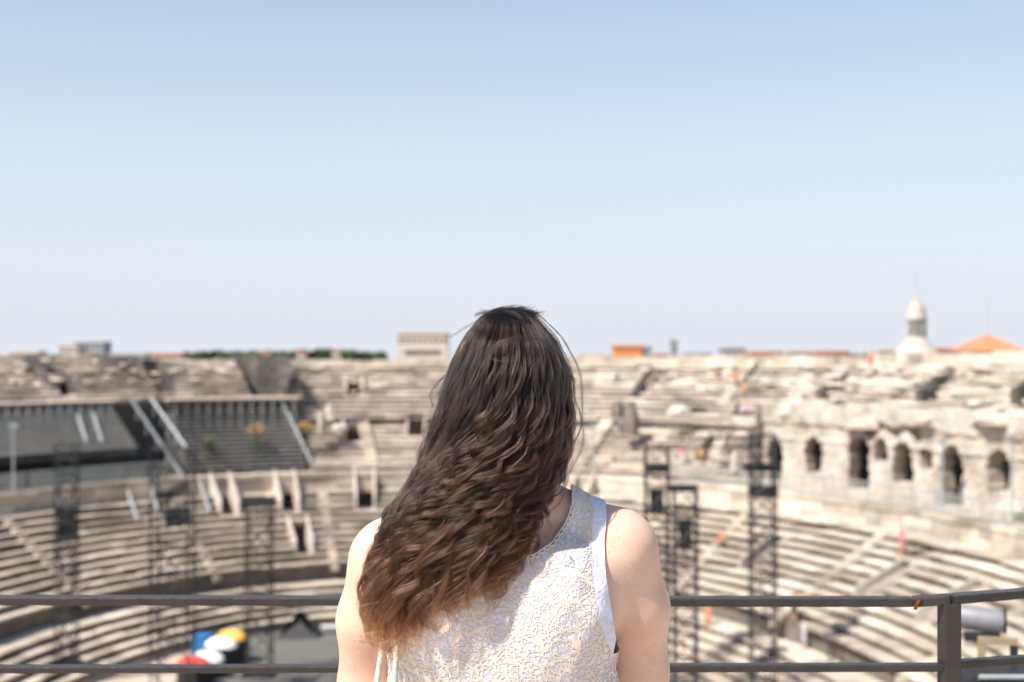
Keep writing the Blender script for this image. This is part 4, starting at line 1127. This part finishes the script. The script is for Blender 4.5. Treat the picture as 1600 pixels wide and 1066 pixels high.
df = t.nodes.new('ShaderNodeVectorMath'); df.operation = 'SUBTRACT'; t.links.new(sc_.outputs[0], df.inputs[0]); t.links.new(fl.outputs['Position'], df.inputs[1])
sp = t.nodes.new('ShaderNodeSeparateXYZ'); t.links.new(df.outputs[0], sp.inputs[0])
ang = mth(t, 'ARCTAN2', sp.outputs[2], sp.outputs[0]); rad = mth(t, 'SQRT', mth(t, 'ADD', mth(t, 'MULTIPLY', sp.outputs[0], sp.outputs[0]), mth(t, 'MULTIPLY', sp.outputs[2], sp.outputs[2])))
pet = mth(t, 'MULTIPLY_ADD', mth(t, 'ABSOLUTE', mth(t, 'COSINE', mth(t, 'MULTIPLY', ang, 3.0))), .14, .24)
ring = line(mth(t, 'ABSOLUTE', mth(t, 'SUBTRACT', rad, pet)), .06)
ring2 = line(mth(t, 'ABSOLUTE', mth(t, 'SUBTRACT', rad, .10)), .05)
spoke = mth(t, 'MULTIPLY', line(mth(t, 'ABSOLUTE', mth(t, 'SINE', mth(t, 'MULTIPLY', ang, 6.0))), .5), mth(t, 'LESS_THAN', rad, .36))
spoke = mth(t, 'MULTIPLY', spoke, .55)
inner = mth(t, 'MULTIPLY', mth(t, 'LESS_THAN', rad, pet), .0)
outm = mth(t, 'GREATER_THAN', rad, mth(t, 'ADD', pet, .03))
scroll = mth(t, 'MULTIPLY', scroll, outm); scroll2 = mth(t, 'MULTIPLY', scroll2, outm)
hgt = ring
fill = mth(t, 'MULTIPLY', mth(t, 'LESS_THAN', rad, pet), .42)
for q in (fill, ring2, spoke, scroll, line(big.outputs['Distance'], .06), mth(t, 'MULTIPLY', line(net.outputs['Distance'], .14), .7)):
    hgt = mth(t, 'MAXIMUM', hgt, q)
dense = nz(t, 9, 2, mp.outputs[0])
thr = mth(t, 'MULTIPLY_ADD', dense.outputs['Fac'], -.25, .34)
al = mth(t, 'MULTIPLY', mth(t, 'SUBTRACT', hgt, thr), 5.0, clamp=True)
lc = ramp(t, hgt, [(.2, (.61, .52, .445)), (.9, (.72, .63, .545))])
t.links.new(lc.outputs[0], p.inputs['Base Color']); p.inputs['Roughness'].default_value = .7; p.inputs['Specular IOR Level'].default_value = .25
p.inputs['Sheen Weight'].default_value = .15
b = t.nodes.new('ShaderNodeBump'); b.inputs['Strength'].default_value = .5; b.inputs['Distance'].default_value = .001
fz = nz(t, 900, 2, tc.outputs['Object'])
t.links.new(mth(t, 'MULTIPLY_ADD', fz.outputs['Fac'], .25, hgt), b.inputs['Height']); t.links.new(b.outputs[0], p.inputs['Normal'])
t.links.new(al, p.inputs['Alpha'])
o = mesh('lace_top', V2-B0, F2, lace, she, True)
# scalloped edging down the armholes and round the neck
bv1 = BVHTree.FromPolygons([tuple(v) for v in V1], [tuple(int(i) for i in f_) for f_ in F1]); bv2 = BVHTree.FromPolygons([tuple(v) for v in V2], [tuple(int(i) for i in f_) for f_ in F2])
edm = mat('white_edging', (.76, .74, .78), .7); edc = mat('cream_edging', (.72, .64, .56), .7)
def edging(bv, pts, m, nm, amp=.0016, per=.0058, r=.0008, inset=.003):
    L = [Vector(p) for p in pts]; tot = sum((L[i+1]-L[i]).length for i in range(len(L)-1)); n = int(tot/.0009)
    dd = [0]
    for i in range(len(L)-1): dd.append(dd[-1]+(L[i+1]-L[i]).length)
    out = []; out2 = []
    for k in range(n):
        d_ = tot*k/n; x = np.interp(d_, dd, [q[0] for q in L]); z_ = np.interp(d_, dd, [q[1] for q in L])
        d2 = d_+.002; x2 = np.interp(d2, dd, [q[0] for q in L]); z2 = np.interp(d2, dd, [q[1] for q in L])
        tx, tz = x2-x, z2-z_; l = math.hypot(tx, tz) or 1; nx_, nz_ = tz/l, -tx/l
        ph = abs(math.sin(PI*d_/per)); 
        hit = bv.ray_cast(Vector((x-nx_*inset, 1.6, z_-nz_*inset)), Vector((0, 1, 0)))
        if hit[0] is None: continue
        y = hit[0].y-.0006; a = amp*ph+.0002
        out.append((x+nx_*a, y, z_+nz_*a)); out2.append((x-nx_*.0012, y-.0003, z_-nz_*.0012))
    mb = MB()
    for seq in (out, out2):
        if len(seq) > 3: mb.tube([tuple(np.array(q)-B0) for q in seq], r, 5)
    mb.build(nm, m, she, True)
def xz(tab): return [((x-800)*K, (HZ-y)*K) for x, y in tab]
er = xz([(946, 792), (946, 803), (941, 836), (941, 887), (948, 935), (959, 980), (953, 1002)]); edging(bv1, er, edm, 'edging')
el_ = [(2*XC-x, z) for x, z in er][::-1]; edging(bv1, el_, edm, 'edging')
lr = xz([(924, 792), (922, 822), (917, 864), (921, 901), (928, 949), (942, 985), (951, 1002)]); edging(bv2, lr, edc, 'edging', .001, .004, .0009, .002)
nk = [(XC+s*a*K, (HZ-b)*K) for s, seq in ((-1, neck[:7][::-1]), (1, neck[1:7])) for a, b in seq]; edging(bv2, nk, edc, 'neck_edging', .0032, .0085, .0012, -.003)
# trousers and shoes
tr = SDF((XC-.24, 1.80, -1.60), (XC+.24, 2.24, -.66), .008); tr.loft(TOR, XC, .02); legs(tr, .012)
V3, F3 = surface_nets(tr.F-.010, tr.lo, .008); V3, F3 = clip(V3, F3, lambda V: np.minimum(-.70-V[:, 2], V[:, 2]+1.53))
mesh('trousers', V3-B0, F3, mat('blue_denim', (.06, .09, .16), .8, noise=(30, .3)), she, True)
for sx in (-1, 1):
    s = SDF((XC+sx*.09-.07, 1.88, -1.62), (XC+sx*.09+.07, 2.20, -1.46), .006)
    s.cone((XC+sx*.09, 1.99, -1.55), (XC+sx*.095, 2.10, -1.572), .042, .034, .02); s.cone((XC+sx*.09, 1.96, -1.572), (XC+sx*.095, 2.13, -1.578), .03, .026, .01)
    a_, b_ = surface_nets(s.F, s.lo, .006); a_[:, 2] = np.maximum(a_[:, 2], -1.598)
    mesh('shoe', a_-B0, b_, mat('white_shoe_leather', (.6, .58, .55), .6), she, True)
# eyes
for sx in (-1, 1):
    mb = MB(); c_ = HC-B0+np.array((sx*.031, .091, -.004)); mb.lathe([(.0095*math.cos(a), .0095*math.sin(a)) for a in [-PI/2+PI*i/8 for i in range(9)]], tuple(c_), 12); mb.build('eye', M['white'], she, True)
# ---- hair
tt = [0, .06, .14, .24, .34, .44, .54, .64, .74, .84, .92, 1.0, 1.1]
LX = [797, 754, 728, 704, 689, 670, 650, 618, 592, 574, 569, 590, 612]; LY = [488, 502, 532, 582, 640, 695, 748, 800, 850, 905, 958, 1014, 1050]
RX = [803, 838, 868, 888, 892, 890, 874, 850, 842, 834, 822, 800, 770]; RY = [488, 506, 538, 585, 640, 690, 735, 775, 805, 836, 868, 905, 950]
YC = [2.03, 2.03, 2.03, 2.03, 2.02, 2.01, 1.995, 1.985, 1.975, 1.97, 1.965, 1.96, 1.96]; TH = [.01, .075, .105, .125, .125, .12, .115, .112, .105, .10, .095, .09, .09]
def hairpt(phi, v, t, ext=0):
    u = (np.sin(phi)*np.minimum(v, 1.0)*.94+1)/2
    lx, ly, rx, ry = [np.interp(t, tt, q) for q in (LX, LY, RX, RY)]
    yc, th_ = np.interp(t, tt, YC), np.interp(t, tt, TH)
    bl = np.clip((t-.50)/.2, 0, 1); c_ = np.cos(phi)*v; prof = c_*(1-bl)+(.55+.45*c_)*bl
    Y = yc-th_*prof
    px = lx+(rx-lx)*u; py = ly+(ry-ly)*u
    # the crown is a dome: the middle of the head starts higher than the sides
    dome = np.clip(1-t/.24, 0, 1)*np.clip(t/.06, 0, 1)
    py = py-10*dome*np.cos(phi)*0
    return (px-800)/F*Y, Y, (HZ-py)/F*Y
hr = np.random.default_rng(21)
NP = 30
def build_hair():
    P = []; R = []; TN = []
    def lock(n, phi, v, t0, t1, amp, freq, ph, spread, rad, tipconv=.45, dphi=0, frizz=.0006, lift=0, tone=None):
        s = np.linspace(0, 1, NP)[None, :]; t0a = t0+hr.uniform(-.03, .03, (n, 1)); t1a = t1+hr.normal(0, .018, (n, 1))
        nc = max(1, n//10); ci = hr.integers(0, nc, n); cl = hr.normal(0, 1, (nc, 5))[ci]; tone_c = np.exp(cl[:, 3]*.42)
        dph = cl[:, 0:1]+hr.normal(0, .10, (n, 1)); dy = cl[:, 1:2]+hr.normal(0, .10, (n, 1))
        t1a = np.where(hr.random((n, 1)) < .8, t1+cl[:, 4:5]*.022, t1a)
        t = np.clip(t0a+(t1a-t0a)*s, 0, 1.1)
        X, Y, Z = hairpt(phi+dphi*s*1.0, v, t)
        conv = spread*(1-(1-tipconv)*s**1.5)*np.clip(.35+t*2.2, .35, 1)
        am = (amp*np.clip((t-.08)/.5, .05, 1)**1.2)
        fz = cl[:, 2:3]+hr.normal(0, .15, (n, 1)); an = 2*PI*freq*t+ph+fz*.32+.7*np.sin(t*7+ph*1.5)
        X = X+hr.normal(0, .013, (n, 1))*np.exp(-np.clip(t, 0, 1)/.035)
        Y = Y+.014*np.exp(-s*14)*(t0 > .02)
        gx = np.gradient(X, axis=1); gz = np.gradient(Z, axis=1); gl = np.sqrt(gx*gx+gz*gz)+1e-6; nx_ = -gz/gl; nz_ = gx/gl
        off_ = dph*conv+am*np.sin(an)
        X = X+nx_*off_; Z = Z+nz_*off_; Y = Y+dy*conv*.6+am*.45*np.cos(an)-lift*s**2
        # small irregular frizz
        w1 = hr.normal(0, 1, (n, 3, 1)); p1 = hr.uniform(0, 6.28, (n, 3, 1)); fr_ = hr.uniform(5, 16, (n, 3, 1))
        fzv = w1*np.sin(fr_*s[None]+p1)*frizz*(.4+s[None]*1.6)*1.0
        A = np.stack([X+fzv[:, 0], Y+fzv[:, 1], Z+fzv[:, 2]], 2)
        P.append(A); R.append(np.broadcast_to(rad*(1-.65*s**2), (n, NP))); TN.append(tone_c*np.exp(hr.normal(-.12, .45)))
    for k in range(330):                                   # main body of locks
        u_ = hr.uniform(-1, 1.22); phi = u_*1.55 if hr.random() < .6 else np.arcsin(hr.uniform(-.98, .98))+.2
        v = hr.choice([1.06, .97, .87, .77], p=[.25, .33, .27, .15])+hr.normal(0, .04)
        t0 = hr.choice([0, hr.uniform(.0, .34)], p=[.5, .5]); t1 = hr.uniform(.80, 1.01) if hr.random() < .8 else hr.uniform(.62, .85)
        lock(int(hr.integers(90, 200)), phi, v, t0, t1, hr.uniform(.006, .0175), hr.normal(5.4, 1.1), 1.5*np.sin(phi*2.3+1)+hr.normal(0, 1.3), hr.uniform(.0026, .0060), .00009, hr.uniform(.12, .4), hr.normal(-.35, .16), lift=hr.normal(0, .006))
    for k in range(110):                                   # under layer fill
        lock(60, hr.uniform(-1.5, 1.5), hr.uniform(.75, .95), 0, hr.uniform(.85, .97), .004, 5, hr.uniform(0, 6), .014, .00012, .9)
    for k in range(110):                                   # curls at the ends
        lock(int(hr.integers(14, 40)), hr.uniform(-1.5, 1.3), 1.0, hr.uniform(.45, .6), hr.uniform(.95, 1.06), hr.uniform(.010, .016), hr.uniform(6, 9), hr.uniform(0, 6.28), hr.uniform(.0015, .003), .00010, .3, hr.normal(0, .15), lift=hr.uniform(0, .01))
    for k in range(40):                                    # loose strands over the left arm
        lock(int(hr.integers(4, 14)), -1.55, hr.uniform(1.0, 1.14), hr.uniform(.55, .7), hr.uniform(.9, 1.03), hr.uniform(.008, .015), hr.uniform(5, 8), hr.uniform(0, 6.28), .0012, .00009, .6, 0)
    for k in range(2600):                                  # single strands lying over the locks
        lock(int(hr.integers(1, 4)), hr.uniform(-1.5, 1.7), hr.uniform(.98, 1.06), hr.uniform(0, .5), hr.uniform(.5, 1.03), hr.uniform(.003, .014), hr.normal(4.8, 1.2), hr.uniform(0, 6.28), .0012, .00009, .8, hr.normal(-.35, .2), frizz=.0016)
    for k in range(520):                                   # flyaways
        phi = hr.choice([-1.5, 1.5, hr.uniform(-1.5, 1.5)], p=[.5, .25, .25]); t0 = hr.uniform(.02, .85)
        lock(1, phi, hr.uniform(.98, 1.03), t0, t0+hr.uniform(.06, .2), hr.uniform(.003, .006) if phi > 1 else hr.uniform(.004, .012), hr.uniform(3, 8), hr.uniform(0, 6.28), .004, .000055, 1.5, hr.normal(0, .2), frizz=.004)
    for k in range(170):                                   # wisps beside the head on the left
        lock(1, -1.52, 1.0, hr.uniform(.12, .5), hr.uniform(.35, .8), hr.uniform(.008, .018), hr.uniform(2, 6), hr.uniform(0, 6.28), .005, .00006, 1.5, 0, frizz=.005)
    # arcs: tuft on the crown and a lock sweeping across the back of the head
    def arc(n, pts, spread, rad, frizz=.0008):
        pts = np.array(pts, float); q = np.linspace(0, len(pts)-1, NP)
        # smooth the polyline
        C = np.stack([np.interp(q, np.arange(len(pts)), pts[:, i]) for i in range(3)], 1)
        for _ in range(6): C[1:-1] = (C[:-2]+2*C[1:-1]+C[2:])/4
        s = np.linspace(0, 1, NP)[None, :, None]
        off = hr.normal(0, spread, (n, 1, 3))*(.5+.8*np.sin(s*PI))
        w1 = hr.normal(0, 1, (n, 1, 3))*np.sin(s*hr.uniform(3, 12, (n, 1, 1))+hr.uniform(0, 6, (n, 1, 3)))*frizz
        Y = C[None, :, 2:3]+off[:, :, 1:2]+w1[:, :, 1:2]
        X = (C[None, :, 0:1]-800)/F*Y+off[:, :, 0:1]+w1[:, :, 0:1]; Z = (HZ-C[None, :, 1:2])/F*Y+off[:, :, 2:3]*.6+w1[:, :, 2:3]
        TN.append(np.full(n, np.exp(hr.normal(.15, .3)))); P.append(np.concatenate([X, Y, Z], 2)); R.append(np.broadcast_to(rad*(1-.5*s[0, :, 0]**2), (n, NP)))
    arc(120, [(772, 503, 2.0), (778, 492, 2.0), (792, 488, 1.99), (806, 491, 1.98), (816, 499, 1.97)], .0022, .0001)
    arc(40, [(785, 494, 1.99), (768, 488, 1.99), (750, 489, 1.99), (742, 493, 1.99)], .0015, .00008, .002)
    arc(14, [(770, 500, 1.98), (745, 502, 1.98), (722, 515, 1.98), (706, 528, 1.98), (694, 524, 1.98)], .0016, .00008, .002)
    arc(30, [(792, 492, 1.99), (790, 508, 1.955), (800, 530, 1.925), (812, 560, 1.91)], .006, .0001)
    arc(46, [(768, 548, 1.906), (782, 535, 1.902), (805, 528, 1.905), (835, 528, 1.915), (862, 538, 1.93), (878, 556, 1.95)], .0034, .0001, .002)
    arc(8, [(765, 560, 1.905), (790, 566, 1.90), (815, 572, 1.902), (838, 566, 1.91), (850, 548, 1.92)], .002, .0001, .001)
    arc(8, [(866, 532, 1.96), (878, 548, 1.96), (886, 566, 1.96), (887, 580, 1.96)], .0018, .00008, .002)
    arc(30, [(888, 585, 1.98), (898, 592, 1.98), (897, 608, 1.98), (888, 622, 1.98)], .001, .00008, .0012)
    for (x, y, dx, dy) in ((700, 585, -28, 50), (690, 610, -18, 62), (676, 660, -14, 30), (848, 800, 14, 34), (838, 840, -10, 46), (852, 806, 8, 44), (640, 960, 18, 52), (690, 950, 16, 50), (606, 985, -46, 12), (612, 1000, -50, 4), (600, 940, -40, 18), (596, 870, -38, 66), (590, 900, -26, 70), (630, 990, -36, 30)):
        arc(int(hr.integers(8, 24)), [(x, y, 1.885), (x+dx*.55, y+dy*.25, 1.878), (x+dx, y+dy*.6, 1.878), (x+dx*.85, y+dy, 1.885)], .0012, .00009, .0015)
    return np.concatenate(P), np.concatenate(R), np.concatenate(TN)
HP, HR, HT = build_hair(); HP = HP-B0
n_ = HP.shape[0]
hc = bpy.data.hair_curves.new('hair'); hc.add_curves([NP]*n_)
hc.position_data.foreach_set('vector', HP.astype(np.float32).ravel())
ra = hc.attributes.get('radius') or hc.attributes.new('radius', 'FLOAT', 'POINT'); ra.data.foreach_set('value', HR.astype(np.float32).ravel())
ta_ = hc.attributes.new('tone', 'FLOAT', 'CURVE'); ta_.data.foreach_set('value', HT.astype(np.float32))
scene.cycles_curves.shape = 'RIBBONS' if hasattr(scene, 'cycles_curves') else None
ho = bpy.data.objects.new('hair', hc); COL.objects.link(ho); ho.parent = she
hm = bpy.data.materials.new('wavy_dark_brown_hair'); hm.use_nodes = True; t = hm.node_tree; t.nodes.clear()
out = t.nodes.new('ShaderNodeOutputMaterial'); ph = t.nodes.new('ShaderNodeBsdfHairPrincipled'); ph.parametrization = 'COLOR'
hi = t.nodes.new('ShaderNodeHairInfo'); 
tc = t.nodes.new('ShaderNodeTexCoord'); sx_ = t.nodes.new('ShaderNodeSeparateXYZ'); t.links.new(tc.outputs['Object'], sx_.inputs[0])
hgt_ = mth(t, 'MULTIPLY_ADD', sx_.outputs[2], -2.2, 3.45)                        # 0 near the crown, 1 at the ends: bleached ends
r = ramp(t, hgt_, [(0, (.014, .009, .0065)), (.40, (.028, .014, .009)), (.70, (.10, .042, .020)), (1, (.25, .098, .040))])
at = t.nodes.new('ShaderNodeAttribute'); at.attribute_name = 'tone'
hsv = t.nodes.new('ShaderNodeHueSaturation'); t.links.new(r.outputs[0], hsv.inputs['Color']); t.links.new(mth(t, 'MULTIPLY', at.outputs['Fac'], mth(t, 'MULTIPLY_ADD', hi.outputs['Random'], .6, .7)), hsv.inputs['Value']); rr_ = hsv.outputs[0]
ph.inputs['IOR'].default_value = 1.38
t.links.new(rr_, ph.inputs['Color']); ph.inputs['Roughness'].default_value = .28; ph.inputs['Radial Roughness'].default_value = .5; ph.inputs['Coat'].default_value = 0.0
ph.inputs['Random Roughness'].default_value = .3
t.links.new(ph.outputs[0], out.inputs[0]); hc.materials.append(hm)
# solid hair mass under the strands
vs_ = []; fs_ = []; nt_, nf = 26, 33
for i in range(nt_):
    t_ = .0+.86*i/(nt_-1)
    for j in range(nf):
        f_ = -PI+2*PI*j/(nf-1)
        vv = .80 if abs(f_) < PI/2 else .74
        x, y, z_ = hairpt(np.array(f_), vv, np.array(t_))
        if abs(f_) > PI/2: y = float(np.interp(t_, tt, YC))+float(np.interp(t_, tt, TH))*(-math.cos(f_))*(.55 if t_ > .1 else .8)*.6
        vs_.append((float(x)-B0[0], float(y)-B0[1], float(z_)-B0[2]-.004))
for i in range(nt_-1):
    for j in range(nf-1):
        a = i*nf+j; fs_.append((a, a+1, a+nf+1, a+nf))
mesh('hair_underlayer', vs_, fs_, mat('dark_hair_mass', (.018, .011, .008), .7, noise=(60, .4)), she, True)
# ---- the bag whose straps hang from her left shoulder
bag = empty('tote_bag', LW(-.19, 1.93, -.95), -YAW); tag(bag, 'cotton bag hanging from the left shoulder by two thin cream straps', 'bag')
bo = np.array((-.19, 1.93, -.95)); cm_ = mat('cream_canvas', (.72, .66, .58), .85, noise=(200, .15), bump=.4, bscale=500)
def strap(pts, wd=.0075, nm='strap'):
    pts = [np.array(((px-800)/F*y, y, (HZ-py)/F*y))-bo for px, py, y in pts]; C = []
    for i in range(len(pts)-1):
        for k in range(6): C.append(pts[i]+(pts[i+1]-pts[i])*k/6)
    C.append(pts[-1]); C = np.array(C)
    for _ in range(6): C[1:-1] = (C[:-2]+2*C[1:-1]+C[2:])/4
    mb = MB(); n = len(C)
    for i, c_ in enumerate(C):
        d = C[min(i+1, n-1)]-C[max(i-1, 0)]; d /= np.linalg.norm(d); sd_ = np.cross(d, (0, 1, 0)) if abs(d[1]) < .9 else np.array((1., 0, 0)); sd_ /= np.linalg.norm(sd_); nn = np.cross(sd_, d)
        for a, b in ((-1, -1), (1, -1), (1, 1), (-1, 1)): mb.v.append(tuple(c_+sd_*a*wd/2+nn*b*.001))
    for i in range(n-1):
        for k in range(4): q = i*4; mb.f.append((q+k, q+(k+1) % 4, q+4+(k+1) % 4, q+4+k)); mb.m.append(0)
    mb.build(nm, cm_, bag, True)
strap([(626, 806, 2.05), (622, 800, 2.01), (622, 812, 1.965), (622, 880, 1.905), (622, 960, 1.885), (619, 1020, 1.885), (616, 1080, 1.89), (612, 1300, 1.9), (612, 1560, 1.93)])
strap([(606, 812, 2.06), (602, 806, 2.01), (603, 820, 1.962), (602, 900, 1.93), (600, 990, 1.905), (593, 1040, 1.90), (586, 1080, 1.895), (560, 1300, 1.9), (540, 1560, 1.93)])
mb = MB(); mb.quadbox([(-.14, -.03, -.36), (.12, -.03, -.36), (.12, .03, -.36), (-.14, .03, -.36), (-.15, -.012, 0.06), (.12, -.012, 0.06), (.12, .012, 0.06), (-.15, .012, 0.06)])
bev(mb.build('pouch', cm_, bag), .01)
